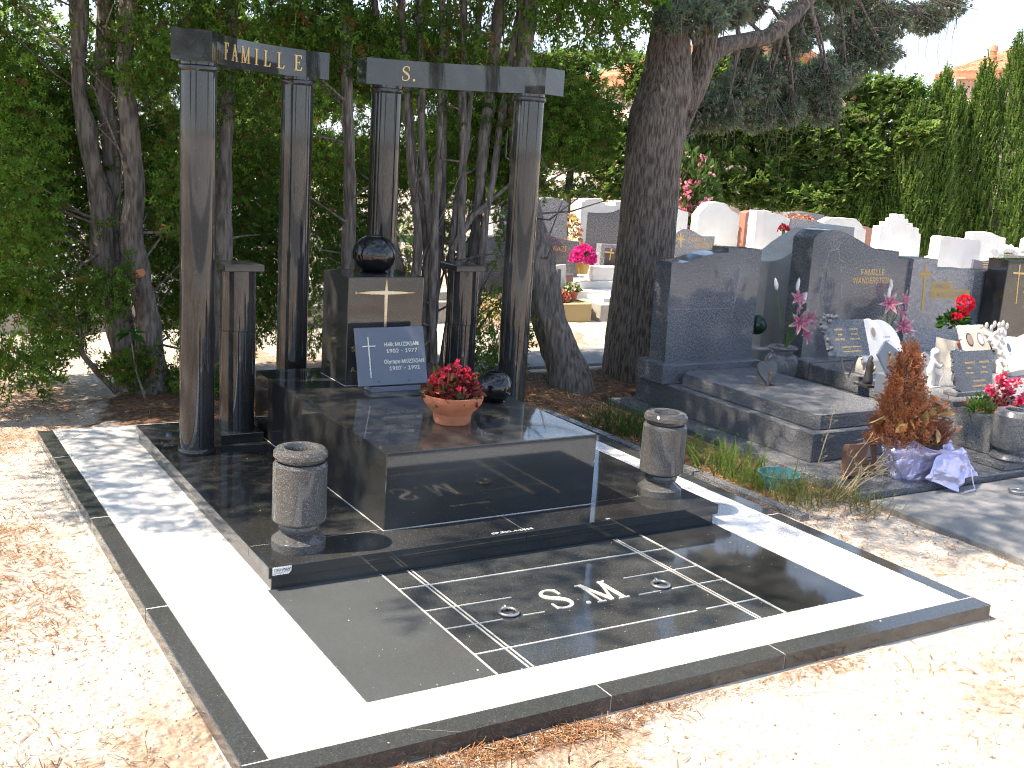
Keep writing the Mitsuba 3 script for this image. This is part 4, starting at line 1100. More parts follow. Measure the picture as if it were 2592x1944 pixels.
M_STEM = mat('green_stem', (.06, .13, .03), .6)
lilies('pink and white lilies with two pale buds in the granite vase', (4.93, 3.12, .43), [(4.94, 3.08, .80, .085), (4.945, 3.07, .735, .06), (4.975, 3.06, .635, .105), (5.08, 3.08, .65, .095), (5.01, 3.05, .54, .10)], [(4.765, 3.1, .905, .35), (4.955, 3.1, .90, -.12), (5.03, 3.1, .80, -.3)], 71)
lilies('pink lilies standing between the family name stone and the cross stone', (5.88, 3.03, .50), [(5.82, 3.0, .765, .10), (5.955, 3.0, .79, .09), (5.95, 3.0, .68, .075), (5.985, 2.98, .60, .10), (6.02, 2.98, .545, .09)], [(5.845, 3.02, .90, .12), (5.81, 3.0, .84, .05)], 72)
t = thing('glass_ball', 'dark green glass ball behind the lilies', 'ball')
obj('ball', ball((5.04, 3.55, .53), .075, 3), mat('green_glaze', (.008, .035, .018), .06), t, smooth=True)

r = np.random.default_rng(73)
t = thing('geranium', 'red geranium with round green leaves before the cross stone', 'flowers')
P, q = dome(r, 150, np.array([6.60, 3.0, .57]), np.array([.11, .09, .10]), fill=.6)
m, c = scatter(leaf_template(), P, q + r.normal(size=q.shape) * .5, r.uniform(.05, .075, len(P)), r, palette(r, len(P), [(.035, .10, .025), (.07, .19, .035)], [4, 1.5], .3), normal=q, jitter=.5)
obj('leaves', m, 'leaf', t, color=c)
fl = []
for x, z, R, n in ((6.635, .755, .062, 210), (6.53, .655, .024, 40), (6.58, .650, .026, 45), (6.64, .665, .022, 40)):
    q = r.normal(size=(n, 3)); q /= np.linalg.norm(q, axis=1, keepdims=True)
    fl.append((np.array([x, 2.95, z]) + q * R, q))
P = np.concatenate([a for a, _ in fl]); q = np.concatenate([b for _, b in fl])
m, c = scatter(tuft_template(4, 6, .4), P, q, r.uniform(.016, .024, len(P)), r, palette(r, len(P), [(.72, .02, .05), (.85, .06, .12), (.5, .01, .02)], [4, 2, 1.5], .2))
obj('blossoms', m, 'petal', t, color=c)
obj('pot', lathe([(0, 0), (.07, 0), (.085, .16), (.09, .2), (.08, .2), (0, .19)], (6.6, 3.02, .246), 24), M_TERRA, t, smooth=40)
t = thing('begonia', 'pink begonia with dark stems in an orange pot by the dark vase', 'flowers')
P = []
for x, z in ((5.45, .385), (5.565, .435), (5.585, .42), (5.63, .385), (5.62, .37), (5.71, .425), (5.76, .30), (5.55, .45)):
    P.append(np.array([x, 1.78, z]) + r.normal(size=(26, 3)) * .016)
P = np.concatenate(P)
m, c = scatter(tuft_template(4, 6, .45), P, r.normal(size=P.shape), r.uniform(.018, .03, len(P)), r, palette(r, len(P), [(.82, .10, .25), (.85, .35, .42), (.70, .04, .12)], [4, 2, 2], .2))
obj('blossoms', m, 'petal', t, color=c)
obj('stems', [tube([(5.58 + r.normal() * .04, 1.79, .20), (5.58 + r.normal() * .06, 1.78, .30), (x, 1.78, z)], [.006, .005, .004], 5) for x, z in ((5.45, .385), (5.565, .435), (5.63, .385), (5.71, .425), (5.52, .50), (5.6, .3), (5.76, .3))], M_BROWN, t, smooth=True)
P, q = dome(r, 70, np.array([5.58, 1.79, .24]), np.array([.13, .08, .17]), fill=.2)
m, c = scatter(leaf_template(), P, q + r.normal(size=q.shape) * .6, r.uniform(.03, .055, len(P)), r, palette(r, len(P), [(.22, .025, .03), (.12, .03, .02), (.05, .09, .025)], [4, 3, 1], .3))
obj('leaves', m, 'leaf', t, color=c)
obj('pot', cbox(5.33, 5.80, 1.69, 1.86, .200, .245, .006), mat('orange_plastic', (.48, .13, .04), .5), t)
t = thing('potted_herb', 'bushy light green herb growing in the orange trough', 'plant')
P, q = dome(r, 420, np.array([5.38, 1.79, .235]), np.array([.12, .07, .13]), fill=.15)
m, c = scatter(leaf_template(), P, q + r.normal(size=q.shape) * .7 + [0, 0, .3], r.uniform(.018, .034, len(P)), r, palette(r, len(P), [(.08, .17, .035), (.15, .27, .06), (.30, .38, .12)], [4, 3, .5], .3))
obj('leaves', m, 'leaf', t, color=c)

# dried plant wrapped in lilac foil
r = np.random.default_rng(81)
t = thing('wrapped_plant', 'dried brown conifer and leaves in crumpled lilac foil before the slab', 'dried plant')
nu, nv = 64, 22
U, Vv = np.meshgrid(np.linspace(0, 2 * np.pi, nu, endpoint=False), np.linspace(0, 1, nv), indexing='ij')
rad = .150 + .10 * Vv ** .6 + .055 * Vv ** 3
fold = meshkit.fbm(np.stack([np.cos(U) * 2.2, np.sin(U) * 2.2, Vv * 2.0], -1) + 3, 3, 8) - .5
fold2 = np.abs(meshkit.noise(np.stack([np.cos(U) * 4.5, np.sin(U) * 4.5, Vv * 3.1], -1), 3) - .5) * 2
rad = rad * (1 + .50 * fold + .22 * (fold2 - .5))
top = .225 + .06 * np.cos(U - 2.9) + .05 * (meshkit.noise(np.stack([np.cos(U) * 3, np.sin(U) * 3, 0 * U], -1), 9) - .5)
X = 4.455 + rad * np.cos(U) * 1.12 + .05 * Vv
Y = 1.52 + rad * np.sin(U) * .62
Z = -.020 + (top + .02) * Vv - .03 * Vv ** 4 + .02 * fold * Vv
I = np.arange(nu * nv).reshape(nu, nv)
Q = np.stack([I, np.roll(I, -1, 0)], -1)
Q = np.concatenate([np.stack([Q[:, :-1, 0], Q[:, :-1, 1], Q[:, 1:, 1]], -1).reshape(-1, 3), np.stack([Q[:, :-1, 0], Q[:, 1:, 1], Q[:, 1:, 0]], -1).reshape(-1, 3)])
fm = trimesh.Trimesh(np.stack([X, Y, Z], -1).reshape(-1, 3), Q, process=False)
obj('foil', fm, M_FOIL, t)
tail = trimesh.Trimesh(np.array([[4.44, 1.35, .15], [4.72, 1.39, .16], [4.64, 1.29, .02], [4.545, 1.275, -.05], [4.33, 1.33, .03], [4.83, 1.36, -.01], [4.53, 1.285, .09]]), np.array([[0, 6, 4], [4, 6, 3], [6, 2, 3], [0, 1, 6], [6, 1, 2], [2, 1, 5]]))
tail = tail.subdivide().subdivide().subdivide()
tail.vertices = tail.vertices + np.c_[0 * tail.vertices[:, 0], .05 * (meshkit.noise(tail.vertices * 22, 4) - .5) + .03 * np.abs(meshkit.noise(tail.vertices * 13, 7) - .5), .02 * (meshkit.noise(tail.vertices * 18, 5) - .5)]
obj('foil_flap', tail, M_FOIL, t)
obj('ribbon', tube([(4.66, 1.33, .14), (4.70, 1.31, .06), (4.71, 1.29, -.02), (4.68, 1.25, -.045), (4.58, 1.245, -.047)], .004, 5), M_FOIL, t)
obj('soil', ball((4.46, 1.52, .15), (.19, .12, .05), 2), M_CLAYDK, t)
n = 1000
z = r.beta(1.0, 1.5, n)
a = r.uniform(0, 2 * np.pi, n)
R = .195 * (1 - z) ** .8 * np.sqrt(r.uniform(.15, 1, n))
P = np.c_[4.305 + R * np.cos(a) - .02 * z, 1.52 + R * np.sin(a) * .8, 0.17 + z * .58]
axis = np.c_[np.cos(a) * .45, np.sin(a) * .45, np.full(n, .9)] + r.normal(size=(n, 3)) * .22
m, c = scatter(THUJA, P, axis, r.uniform(.05, .095, n), r, palette(r, n, [(.44, .19, .095), (.34, .14, .075), (.52, .28, .16)], [4, 3, 2], .25))
obj('dry_conifer', m, 'leaf', t, color=c)
n = 130
P = np.c_[r.normal(4.36, .09, n), r.normal(1.50, .05, n), r.uniform(.26, .42, n)]
m, c = scatter(leaf_template(), P, np.c_[r.normal(size=(n, 2)) * .5, r.normal(-.5, .5, n)], r.uniform(.06, .11, n), r, palette(r, n, [(.55, .36, .15), (.46, .27, .12), (.62, .46, .24)], [4, 3, 2], .25))
obj('dry_leaves', m, 'leaf', t, color=c)
n = 80
P = np.c_[r.normal(4.60, .06, n), r.normal(1.52, .04, n), r.uniform(.24, .42, n)]
m, c = scatter(leaf_template(), P, np.c_[r.normal(size=(n, 2)) * .7 + [.3, 0], r.normal(.2, .5, n)], r.uniform(.05, .09, n), r, palette(r, n, [(.42, .22, .12), (.52, .30, .20), (.30, .13, .07)], [4, 3, 2], .25))
obj('dry_leaves', m, 'leaf', t, color=c)
n = 260
P = np.c_[r.normal(4.585, .03, n), r.normal(1.47, .02, n), np.full(n, .18)]
m, c = scatter(BLADE, P, np.c_[r.normal(size=(n, 2)) * .6, np.ones(n)], r.uniform(.08, .17, n), r, palette(r, n, [(.40, .20, .14), (.30, .13, .09)], [3, 2], .25))
obj('dry_heather', m, 'leaf', t, color=c)

t = thing('memorial_plaque', 'brown case shaped plaque with a small sailing boat on the base slab', 'plaque')
o, ax, ay, az = leaning((3.99, 1.60, -.004), .25, .19, .16)
tb = obj('tablet', frame(slab([(0, 0), (.252, .008), (.255, .15), (.225, .205), (.19, .185), (.12, .178), (.03, .185), (.005, .15)], -.035, 0), o, ax, ay, az), M_BROWN, t)
obj('sail', [frame(slab([(.165, .10), (.205, .102), (.19, .175)], 0, .004), o, ax, ay, az), frame(slab([(.16, .092), (.213, .094), (.205, .084), (.168, .083)], 0, .004), o, ax, ay, az)], M_STEEL, tb)
obj('emblem', frame(torus((.06, .13, .002), .026, .003, (0, 0, 1), 20, 6), o, ax, ay, az), M_BRONZE, tb)
obj('nameplate', frame(slab(sbox(.115, .05, .215, .072), 0, .003), o, ax, ay, az), M_BRONZE, tb)
obj('lettering', frame(meshkit.text_mesh('Souvenir', .011, .001), o + ax * .125 + ay * .056 + az * .003, ax, ay, az), M_PRINT, tb)
each('stud', [frame(ball((x, y, .001), (.005, .005, .003), 1), o, ax, ay, az) for x, y in ((.09, .022), (.20, .026), (.235, .10), (.02, .165))], M_BRONZE, tb)
each('foot', [cbox(4.03, 4.06, 1.60, 1.68, -.022, -.002, .003), cbox(4.17, 4.20, 1.60, 1.68, -.022, -.002, .003)], M_PRINT, t)
t = thing('manhole_ring', 'grey metal lifting ring lying on the concrete at the right', 'ring')
obj('ring', torus((4.90, 1.137, -.040), .040, .007), M_STEEL, t, smooth=True)

# ------------------------------------------------------------------ second row of graves, beyond the path


def back_grave(label, pts, y, bsdf, th=.16, slab_len=1.5, slab_h=.16, slab_mat=None, group=None, inset=None, inset_mat=None, smooth=False, texts=()):
    t = thing('grave', label, 'grave', group)
    xs = [p[0] for p in pts]
    x0, x1 = min(xs), max(xs)
    st_ = obj('stele', prism(pts, y, y + th), bsdf, t, smooth=smooth)
    if inset:
        obj('inset_panel', prism(inset, y - .006, y + .01), inset_mat, st_)
    for s_, x, z, h in texts:
        obj('lettering', txt(s_, h, (x, y - .001, z), depth=.003, sx=1.05), M_GOLD, st_)
    if slab_len:
        sm = slab_mat or bsdf
        obj('grave_slab', cbox(x0 + .03, x1 - .03, y - slab_len, y - .002, slab_h - .09, slab_h, .008), sm, t)
        obj('base', cbox(x0 - .05, x1 + .05, y - slab_len - .08, y + th + .05, -.12, slab_h - .092, .008), M_CONC, t)
    return t


def arch(x0, x1, z0, zs, zt, n=12):
    a = np.linspace(0, math.pi, n)
    xc, w = (x0 + x1) / 2, (x1 - x0) / 2
    return [(x0, z0), (x1, z0)] + [(xc + w * math.cos(q), zs + (zt - zs) * math.sin(q)) for q in a]


B0 = -.05
back_grave('broad arched grey granite stele left of the white framed stone', [(5.9, B0), (6.885, B0), (6.875, 1.11), (6.82, 1.14), (6.70, 1.165), (6.62, 1.17), (6.50, 1.15), (6.35, 1.10), (5.9, 1.06)], 9.0, M_GREY, slab_len=0)
back_grave('low dark grey stele with a wavy top lettered in gold behind the pink flowers', [(5.0, B0), (6.52, B0), (6.50, .715), (6.38, .72), (6.28, .735), (6.17, .757), (6.07, .785), (5.95, .802), (5.80, .805), (5.6, .79), (5.4, .76), (5.0, .74)], 8.15, M_BLUE, slab_len=0, texts=[('FAMILLE ARAZI', 5.72, .60, .055)])
t = back_grave('white stepped stone frame round a dark grey wavy panel', [(7.48, B0), (8.62, B0), (8.62, 1.13), (8.50, 1.16), (8.40, 1.13), (8.16, 1.13), (8.03, 1.125), (8.03, 1.075), (7.86, 1.075), (7.86, 1.10), (7.81, 1.10), (7.81, 1.155), (7.53, 1.14), (7.53, 1.11), (7.48, 1.11)], 9.6, M_STONE, slab_len=0,
               inset=[(7.59, .2), (8.45, .2), (8.45, 1.05), (8.30, 1.06), (8.18, 1.05), (8.08, 1.015), (8.0, .985), (7.9, .97), (7.75, .965), (7.59, .97)], inset_mat=M_BLUE)
back_grave('plain white stele half hidden behind the cypress trunk', [(9.45, B0), (10.05, B0), (10.05, .97), (9.95, .985), (9.78, 1.03), (9.60, 1.04), (9.45, 1.03)], 10.5, M_STONE, slab_len=1.2)
back_grave('small grey granite stele with a wavy top and gold cross right of the trunk', [(8.60, B0), (9.315, B0), (9.305, .74), (9.20, .738), (9.08, .74), (9.0, .765), (8.94, .795), (8.88, .82), (8.81, .832), (8.74, .825), (8.69, .81), (8.60, .755)], 9.0, M_GREY, slab_len=1.5, slab_h=.12,
           texts=[('FAMILLE', 8.84, .665, .05), ('DERDERIAN', 8.96, .59, .05)])
k = [x for x in labels if x.startswith('grave')][-1]
obj('cross', prism(unary_union([bar(8.70, .775, 8.725, .58, .022), bar(8.64, .70, 8.79, .69, .022), bar(8.66, .74, 8.76, .65, .012), bar(8.76, .745, 8.67, .645, .012)]), 8.996, 9.002), M_GOLD, k + '__stele')
back_grave('tall white stele with a rounded stepped head', [(10.25, B0), (11.10, B0), (11.07, .955), (10.86, 1.035), (10.85, 1.065), (10.815, 1.065), (10.80, 1.105), (10.72, 1.13), (10.60, 1.138), (10.48, 1.12), (10.39, 1.085), (10.385, 1.055), (10.345, 1.05), (10.34, 1.02), (10.25, .935)], 10.5, M_STONE, slab_len=1.5, slab_h=.42)
back_grave('narrow reddish stele with a white carved ornament', arch(11.66, 12.15, B0, .95, 1.0), 11.0, M_PINKST, slab_len=1.2)
k = [x for x in labels if x.startswith('grave')][-1]
obj('ornament', [ball((11.76 + dx, 10.995, .78 + dz), (.035, .012, .05), 1) for dx, dz in ((0, .1), (.05, .05), (-.02, .02), (.04, -.05), (.08, .11), (.01, -.1))], M_MARBLE, k + '__stele')
back_grave('white stele with one square shoulder behind the red rose', [(10.49, B0), (11.16, B0), (11.15, .97), (11.06, 1.01), (10.95, 1.04), (10.85, 1.045), (10.775, 1.04), (10.775, 1.08), (10.49, 1.082)], 9.5, M_STONE, slab_len=1.6, slab_h=.30)
back_grave('grey stele joined to the white shouldered stele', [(11.18, B0), (11.95, B0), (11.95, .90), (11.72, .965), (11.18, .985)], 9.52, M_GREY, slab_len=1.3)
back_grave('grey gabled stele far behind near the hedge', [(13.1, B0), (13.98, B0), (13.96, .95), (13.55, .985), (13.12, .965)], 11.5, M_GREY, slab_len=1.0)
back_grave('white stele with sloping shoulders left of the stepped gravestone', [(12.75, B0), (13.95, B0), (13.93, .78), (13.86, .80), (13.80, .87), (13.66, .955), (13.1, .965), (12.93, .90), (12.75, .80)], 10.5, M_STONE, slab_len=1.2)
back_grave('dark red stele with gold plates beside the sloping white stele', [(14.0, B0), (14.75, B0), (14.75, .74), (14.5, .80), (14.0, .86)], 11.0, M_PINKST, slab_len=0)
back_grave('white gravestone with a stepped pyramid head', [(13.12, B0), (14.15, B0), (14.09, .80), (14.03, .82), (14.02, .90), (13.88, .905), (13.86, .97), (13.75, .97), (13.74, 1.035), (13.65, 1.035), (13.64, 1.105), (13.475, 1.105), (13.47, 1.04), (13.39, 1.035), (13.39, .98), (13.265, .98), (13.265, .915), (13.13, .91)], 9.5, M_STONE, slab_len=1.7, slab_h=.36)
back_grave('broad white stele with rounded corners and a dark plaque before it', [(11.39, B0), (12.26, B0), (12.23, .91), (12.21, .93), (11.47, .968), (11.41, .955), (11.40, .93)], 7.0, M_STONE, slab_len=1.6, slab_h=.30)
k = [x for x in labels if x.startswith('grave')][-1]
obj('book_plaque', [prism([(11.75, .52), (12.16, .50), (12.15, .69), (11.95, .675), (11.76, .70)], 6.72, 6.75)], M_PLAQUE, k)
obj('lettering', [prism(bar(11.95, .665 - .03 * i, 12.12, .66 - .03 * i, .010), 6.716, 6.721) for i in range(3)], M_GOLD, k)
back_grave('white wavy topped stele at the right behind the carved stones', [(15.40, B0), (16.30, B0), (16.28, .775), (16.1, .80), (15.98, .83), (15.85, .865), (15.70, .87), (15.40, .85)], 9.5, M_STONE, slab_len=1.4)
back_grave('white stele at the far right edge', arch(17.2, 18.1, B0, .72, .80), 9.7, M_STONE, slab_len=1.4)
back_grave('low grey granite headstone under the carved white ornaments', [(12.75, B0), (14.0, B0), (14.0, .70), (12.75, .74)], 7.0, M_GREY, slab_len=1.5)
k = [x for x in labels if x.startswith('grave')][-1]
r = np.random.default_rng(91)
obj('carved_ornament', [ball((12.35 + .13 * i + r.normal() * .03, 6.9, .74 + .10 * r.random()), (.06, .04, .06), 1) for i in range(14)], M_MARBLE, k, kind='stuff')

# grave between the two leaning trunks
gP = thing('grave', 'low yellow sandstone bed with flowerpots between the two trunks', 'grave')
obj('bed_wall', cbox(5.0, 6.05, 7.15, 8.10, -.12, .142, .01), M_YELST, gP)
obj('soil', cbox(5.06, 5.99, 7.21, 8.05, .10, .150, .003), M_CLAYDK, gP)
gQ = thing('grave', 'white stone grave with stepped blocks and a small grey cross pillar', 'grave')
obj('block', cbox(6.16, 6.80, 7.15, 7.60, -.12, .125, .008), M_CONC, gQ)
obj('block', cbox(6.10, 6.95, 7.62, 8.4, -.12, .21, .008), M_STONE, gQ)
obj('block', cbox(6.30, 6.95, 7.30, 7.62, .126, .175, .006), M_STONE, gQ)
obj('grave_slab', cbox(6.2, 7.0, 7.80, 8.7, .212, .295, .008), M_STONE, gQ)
obj('white_box', cbox(6.50, 6.86, 7.83, 8.0, .296, .46, .008), M_STONE, gQ)
obj('pillar', prism([(6.73, .2), (6.82, .2), (6.80, .66), (7.2, .63), (7.2, .68), (6.75, .70)], 8.05, 8.15), M_GREY, gQ)
obj('dark_panel', cbox(6.83, 7.25, 8.16, 8.24, .2, .62, .005), M_BLACK, gQ)
obj('cross', prism(bar(6.86, .60, 7.02, .585, .02).union(bar(6.98, .64, 6.96, .50, .015)), 8.156, 8.162), M_GOLD, gQ)


def flower_clump(name, label, cat, c, R, n, cols, wt, leafc, seed, pot=None, leaf_n=120, size=(.02, .035)):
    r = np.random.default_rng(seed)
    t = thing(name, label, cat)
    c = np.array(c, float)
    if leaf_n:
        P, q = dome(r, leaf_n, c, np.array(R), fill=.2)
        m, cc = scatter(leaf_template(), P, q + r.normal(size=q.shape) * .6, r.uniform(.03, .06, len(P)), r, palette(r, len(P), leafc, [1] * len(leafc), .3))
        obj('leaves', m, 'leaf', t, color=cc)
    P, q = dome(r, n, c, np.array(R) * 1.05, fill=.75)
    m, cc = scatter(tuft_template(5, 6, .4), P, q, r.uniform(*size, len(P)), r, palette(r, len(P), cols, wt, .2))
    obj('blossoms', m, 'petal', t, color=cc)
    if pot:
        pr, ph, pm_ = pot
        obj('pot', lathe([(0, 0), (pr * .72, 0), (pr, ph * .85), (pr * 1.08, ph * .86), (pr * 1.08, ph), (pr * .9, ph), (0, ph * .9)], c - [0, 0, ph], 24), pm_, t, smooth=40)
    return t


GL = [(.06, .14, .03), (.10, .20, .05)]
flower_clump('begonia', 'salmon pink begonias spilling over the edge of the sandstone bed', 'flowers', (5.66, 7.30, .15), (.17, .10, .13), 170, [(.72, .24, .18), (.80, .50, .45), (.6, .15, .1)], [3, 3, 1], [(.20, .12, .05), (.10, .14, .04)], 101)
flower_clump('potted_flowers', 'small orange pot of pale flowers at the corner of the sandstone bed', 'flowers', (5.90, 7.33, .25), (.08, .07, .09), 90, [(.78, .76, .62), (.72, .74, .50)], [1, 1], GL, 102, (.062, .10, M_TERRA))
flower_clump('potted_flowers', 'bright magenta flowers in a gold pot before the dark wavy stele', 'flowers', (6.33, 7.80, .52), (.15, .11, .18), 210, [(.85, .06, .38), (.80, .12, .45), (.70, .03, .28)], [3, 2, 1], GL, 103, (.085, .14, M_OCHRE), size=(.03, .05))
flower_clump('shrub', 'silvery grey leaved plant behind the leaning trunk', 'plant', (5.55, 7.45, .16), (.13, .10, .34), 300, [(.55, .58, .50), (.42, .46, .38)], [1, 1], [(.36, .38, .28), (.45, .44, .33)], 104, size=(.03, .06))
flower_clump('flower_bed', 'orange and yellow flowers between the grey arched stele and the white frame', 'flowers', (7.15, 9.3, .1), (.20, .12, .85), 260, [(.70, .28, .10), (.62, .56, .20), (.75, .5, .4)], [2, 2, 1], [(.14, .22, .05), (.22, .28, .08)], 105, leaf_n=300, size=(.03, .05))
flower_clump('potted_flowers', 'dark red rose in a white vase before the shouldered white stele', 'flowers', (10.76, 9.2, .82), (.09, .05, .09), 60, [(.42, .02, .04)], [1], [(.05, .12, .03)], 106, leaf_n=40)
k = [x for x in labels if x.startswith('potted_flowers')][-1]
obj('stem', tube([(10.77, 9.2, .58), (10.77, 9.2, .7), (10.76, 9.2, .85)], [.03, .035, .02], 7), M_STEM, k)
obj('vase', lathe([(0, 0), (.05, 0), (.07, .22), (.06, .22), (0, .2)], (10.78, 9.2, .38), 18), M_MARBLE, k, smooth=40)
flower_clump('flower_wreath', 'pink and orange flowers lying before the red rose', 'flowers', (10.68, 8.9, .47), (.26, .14, .10), 130, [(.78, .35, .32), (.75, .45, .25), (.8, .6, .55)], [2, 1, 1], GL, 107, size=(.03, .05))
flower_clump('flower_bed', 'yellow and white flowers above the stepped top of the blue grey stele', 'flowers', (10.2, 8.5, .32), (.32, .12, .16), 150, [(.72, .55, .12), (.75, .75, .6)], [1, 1], GL, 108, size=(.03, .05))
flower_clump('flower_bed', 'cream and pink flowers at the foot of the reddish stele', 'flowers', (11.75, 10.6, .30), (.3, .12, .32), 200, [(.8, .7, .5), (.75, .4, .35), (.7, .72, .45)], [2, 1, 1], GL, 109, size=(.03, .06))
flower_clump('flower_wreath', 'arc of red and white flowers before the broad white stele', 'flowers', (12.0, 6.5, .48), (.17, .06, .13), 150, [(.80, .12, .12), (.8, .55, .5)], [2, 1], GL, 110, leaf_n=0, size=(.03, .045))
flower_clump('flower_bed', 'orange rust flowers on top of the grey joined stele', 'flowers', (12.9, 11.1, .80), (.4, .1, .16), 120, [(.65, .22, .10), (.7, .5, .4)], [2, 1], GL, 111, leaf_n=20, size=(.03, .05))
t = thing('memorial_plaque', 'small pale grey plaque standing among the flowers of the sandstone bed', 'plaque')
obj('tablet', prism([(5.73, .15), (5.86, .15), (5.85, .53), (5.71, .52)], 7.42, 7.46), M_MARBLE, t)
obj('panel', prism([(5.755, .18), (5.80, .18), (5.785, .48), (5.745, .48)], 7.416, 7.421), M_PLAQUE, t)
t = thing('memorial_plaque', 'dark plaque with four gold lines before the wavy stele', 'plaque')
obj('tablet', cbox(5.62, 5.88, 7.92, 7.96, .2, .66, .004), M_PRINT, t)
obj('lettering', [txt(s_, .024, (5.65, 7.919, .60 - .045 * i), bold=True) for i, s_ in enumerate(('A notre mère', 'Tu resteras', 'dans nos coeurs', 'à jamais'))], M_GOLD, t)
t = thing('photo_frame', 'small brown portrait frame leaning on the white grave', 'photo frame')
o, ax, ay, az = leaning((6.06, 7.70, .215), .1, .2, .25)
obj('frame', frame(cbox(0, .11, 0, .18, -.015, 0, .003), o, ax, ay, az), M_GREY, t)
obj('portrait', frame(cbox(.012, .098, .02, .165, 0, .003, .001), o, ax, ay, az), M_BROWN, t)

# oleander bush
r = np.random.default_rng(121)
t = thing('oleander', 'oleander bush with pink blossoms right of the cypress trunk', 'shrub')
P, cen = in_ellipsoids(r, [(10.95, 11.6, 1.15, .55, .4, .75, 900), (11.15, 11.6, .6, .3, .3, .5, 250)], .42, 2.5, 4)
m, c = scatter(leaf_template(), P, (P - cen) + r.normal(size=P.shape) * .25 + [0, 0, .35], r.uniform(.10, .18, len(P)), r, palette(r, len(P), [(.07, .14, .04), (.13, .22, .06)], [2, 1], .3))
obj('leaves', m, 'leaf', t, color=c)
P, cen = in_ellipsoids(r, [(10.85, 11.45, 1.25, .5, .35, .62, 190)], .46, 3.0, 5)
m, c = scatter(tuft_template(6, 6, .4), P, r.normal(size=P.shape), r.uniform(.05, .09, len(P)), r, palette(r, len(P), [(.78, .22, .34), (.82, .45, .50)], [3, 2], .2))
obj('blossoms', m, 'petal', t, color=c)
obj('stems', [tube([(11.0 + r.normal() * .06, 11.6, -.08), (11.0 + r.normal() * .2, 11.6, .7), (10.95 + r.normal() * .35, 11.6, 1.5)], [.02, .014, .006], 6) for _ in range(9)], M_BARK, t, smooth=True)

# graves glimpsed through the thuja row at the left
r = np.random.default_rng(131)
for i, x in enumerate(np.arange(-4.6, 4.6, 1.18)):
    h = r.uniform(.7, 1.1)
    prof_ = arch(x, x + .92, B0, h - .12, h) if i % 2 else [(x, B0), (x + .92, B0), (x + .92, h - .1), (x + .46, h), (x, h - .1)]
    back_grave(('leftmost', 'second', 'third', 'fourth', 'fifth', 'sixth', 'seventh', 'last')[i] + (' from the left' if 0 < i < 7 else '') + ' of the graves glimpsed through the thuja foliage', prof_, 8.9 + .1 * (i % 3), (M_STONE, M_GREY, M_STONE, M_CONC)[i % 4], slab_len=1.6, slab_h=.25, group='graves glimpsed through the thuja row')

# ------------------------------------------------------------------ far hedge, columnar cypresses, houses
LEY = frond_template(3, .42, .20)
r = np.random.default_rng(141)
hd = thing('leyland_hedge', 'tall sunlit yellow green conifer hedge behind the white gravestones', 'hedge')
n = 62000
x = np.concatenate([r.uniform(4.5, 17.3, 54000), r.uniform(-9, 4.5, 8000)])
htop = 3.40 + .35 * meshkit.noise(np.stack([x * .8, 0 * x, 0 * x], 1), 3) + .25 * np.sin(x * .7) * 0
z = r.uniform(.25, 1, n) * htop
d = r.beta(1.0, 2.0, n) * 1.2
bump_ = 1.25 * (meshkit.fbm(np.stack([x * 1.0, 0 * x, z * 1.2], 1), 3, 6) - .5)
yl = 15.5 - .40 * (x - 9.0)
y = yl + d + bump_
P = np.stack([x, y, z], 1)
keep = meshkit.fbm(P * [1.4, .6, 1.6] + 3, 3, 8) > .345
P = P[keep]; d = d[keep]; n = len(P)
axis = np.c_[r.normal(-.45, .55, n), r.normal(-.6, .35, n), r.normal(.30, .35, n)]
m, c = scatter(LEY, P, axis, r.uniform(.12, .25, n), r, palette(r, n, [(.165, .265, .062), (.25, .36, .095), (.105, .185, .046), (.25, .23, .12)], [4, 3, 1.8, .3], .3), normal=np.tile([-.45, -.1, .85], (n, 1)), jitter=.45)
obj('foliage', m, 'leaf', hd, color=c)
obj('stems', [tube([(xx, 16.2 - .4 * (xx - 9), -.1), (xx + .1 * r.normal(), 16.2 - .4 * (xx - 9), 1.5), (xx + .15 * r.normal(), 16.2 - .4 * (xx - 9), 2.9)], [.09, .07, .03], 8) for xx in np.arange(-8.5, 17.5, 1.15)], M_BARK, hd, smooth=True)
CYL = frond_template(2, .17, .12)
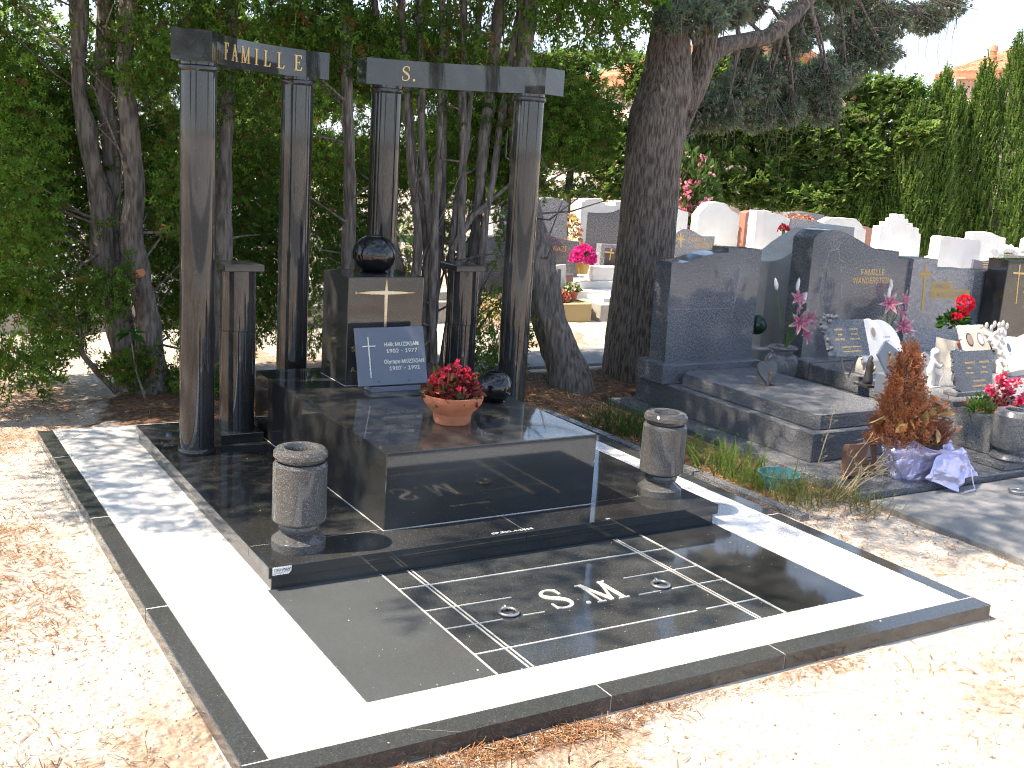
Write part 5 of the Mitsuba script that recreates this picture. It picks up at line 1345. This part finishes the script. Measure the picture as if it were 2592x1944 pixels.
for i, (x, zt, rr, yy, lab_) in enumerate(((17.0, 3.45, .58, 12.4, 'columnar cypress merging with the end of the yellow green hedge'), (17.6, 3.80, .54, 12.3, 'dark columnar cypress with several spires right of the hedge'), (18.35, 3.55, .48, 12.5, 'narrow columnar cypress beside the gap showing the house'),
                                      (18.85, 4.10, .46, 12.3, 'slim cypress with one sharp spire in front of the tiled gable'), (19.55, 4.65, .66, 12.1, 'broad bright cypress at the right edge'), (20.7, 4.3, .6, 12.0, 'tall cypress just beyond the right edge'), (16.3, 3.30, .55, 13.0, 'low columnar cypress rising behind the hedge'))):
    t = thing('columnar_cypress', lab_, 'tree', 'columnar cypresses beyond the graves')
    n = int(5200 * rr / .45)
    u = r.beta(1.1, 1.25, n)
    a = r.uniform(0, 2 * np.pi, n)
    sp_ = 1 + .35 * (meshkit.noise(np.c_[np.cos(a) * 2.3 + i * 7, np.sin(a) * 2.3, u * 1.1], 4) - .5) * 2
    R = rr * np.minimum(1, 1.15 * (1 - u) ** .55) * sp_ * np.sqrt(r.uniform(.35, 1, n))
    top_ = zt * (1 - .13 * meshkit.noise(np.c_[np.cos(a) * 1.8 + i, np.sin(a) * 1.8, 0 * a], 2))
    P = np.c_[x + R * np.cos(a), yy + R * np.sin(a), .15 + u * (top_ - .15)]
    axis = np.c_[np.cos(a) * .22, np.sin(a) * .22, np.ones(n)] + r.normal(size=(n, 3)) * .14
    m, c = scatter(CYL, P, axis, r.uniform(.12, .27, n), r, palette(r, n, [(.15, .25, .058), (.088, .155, .036), (.22, .32, .08), (.24, .23, .14)], [4, 2.3, 2.7, .3], .3))
    obj('crown', m, 'leaf', t, color=c)
    obj('trunk', tube([(x, yy, -.1), (x, yy, zt * .8)], [.09, .02], 8), M_BARK, t)


def house(label, x0, x1, xr, y0, y1, ze0, zr, ze1, seed):
    t = thing('house', label, 'house')
    wl = obj('wall', prism([(x0, -.2), (x1, -.2), (x1, ze1), (xr, zr), (x0, ze0)], y0, y1), M_WALL, t)
    rf = None
    for xa, za, xb, zb in ((x0 - .4, ze0 - .13, xr, zr), (xr, zr, x1 + .4, ze1 - .13)):
        rf = obj('roof', prism([(xa, za + .03), (xb, zb + .03), (xb, zb + .20), (xa, za + .20)], y0 - .5, y1 + .5), M_TILE, t)
        L = math.hypot(xb - xa, zb - za)
        rows = []
        for k in range(int((y1 - y0 + 1) / .22)):
            yy = y0 - .45 + .22 * k
            rows.append(tube([(xa, yy, za + .205), (xb, yy, zb + .205)], .085, 8))
        tag(obj('roof_tiles', rows, M_TILE, rf), kind='stuff')
    for k in range(3):
        xx = x0 + (x1 - x0) * (.22 + .26 * k)
        f = obj('window', prism(sbox(xx, 1.0, xx + .8, 2.2).difference(sbox(xx + .07, 1.07, xx + .73, 2.13)), y0 - .04, y0 + .02), M_STONE, t)
        obj('shutter', cbox(xx + .07, xx + .73, y0 - .02, y0 + .01, 1.07, 2.13, .005), M_BROWN, f)
    return t, rf


house('pink rendered house with a low tiled gable behind the hedge', 16.6, 23.6, 20.3, 20.0, 22.6, 3.60, 4.80, 3.70, 1)
t, rf = house('rendered house with a tiled gable rising at the right edge', 29.3, 37.0, 33.0, 20.0, 21.3, 4.85, 6.0, 4.85, 2)
obj('chimney', [cbox(29.75, 30.05, 20.4, 20.7, 5.0, 5.38, .01), lathe([(0, 0), (.13, 0), (.13, .12), (.10, .14), (.10, .26), (.13, .28), (.12, .42), (.05, .46), (0, .46)], (29.9, 20.55, 5.38), 16)], M_TILE, rf)

# distant trees behind the photographer: what the polished stone mirrors
r = np.random.default_rng(151)
for i, (x, y, h) in enumerate(((-16, -26, 7), (26, -22, 7.5), (-26, -10, 8))):
    t = thing('broadleaf_tree', ('round crowned tree far behind the viewer to the left', 'round crowned tree far behind the viewer to the right', 'round crowned tree standing far off beside the viewer')[i], 'tree', 'trees far behind the viewer')
    P, cen = in_ellipsoids(r, [(x, y, h * .62, 2.6, 2.6, h * .36, 900), (x + 1.4, y + .6, h * .5, 1.7, 1.7, 1.6, 350)], .40, .8, i)
    m, c = scatter(leaf_template(), P, (P - cen) + r.normal(size=P.shape), r.uniform(.35, .6, len(P)), r, palette(r, len(P), [(.05, .10, .025), (.09, .14, .04)], [2, 1], .3))
    obj('crown', m, 'leaf', t, color=c)
    obj('trunk', tube([(x, y, -.1), (x + .1, y, h * .4), (x, y, h * .7)], [.22, .17, .06], 10), M_BARK, t, smooth=True)
print('entries', len(scene), 'triangles', sum(len(v[1]) for v in meshkit.WRITTEN.values()))
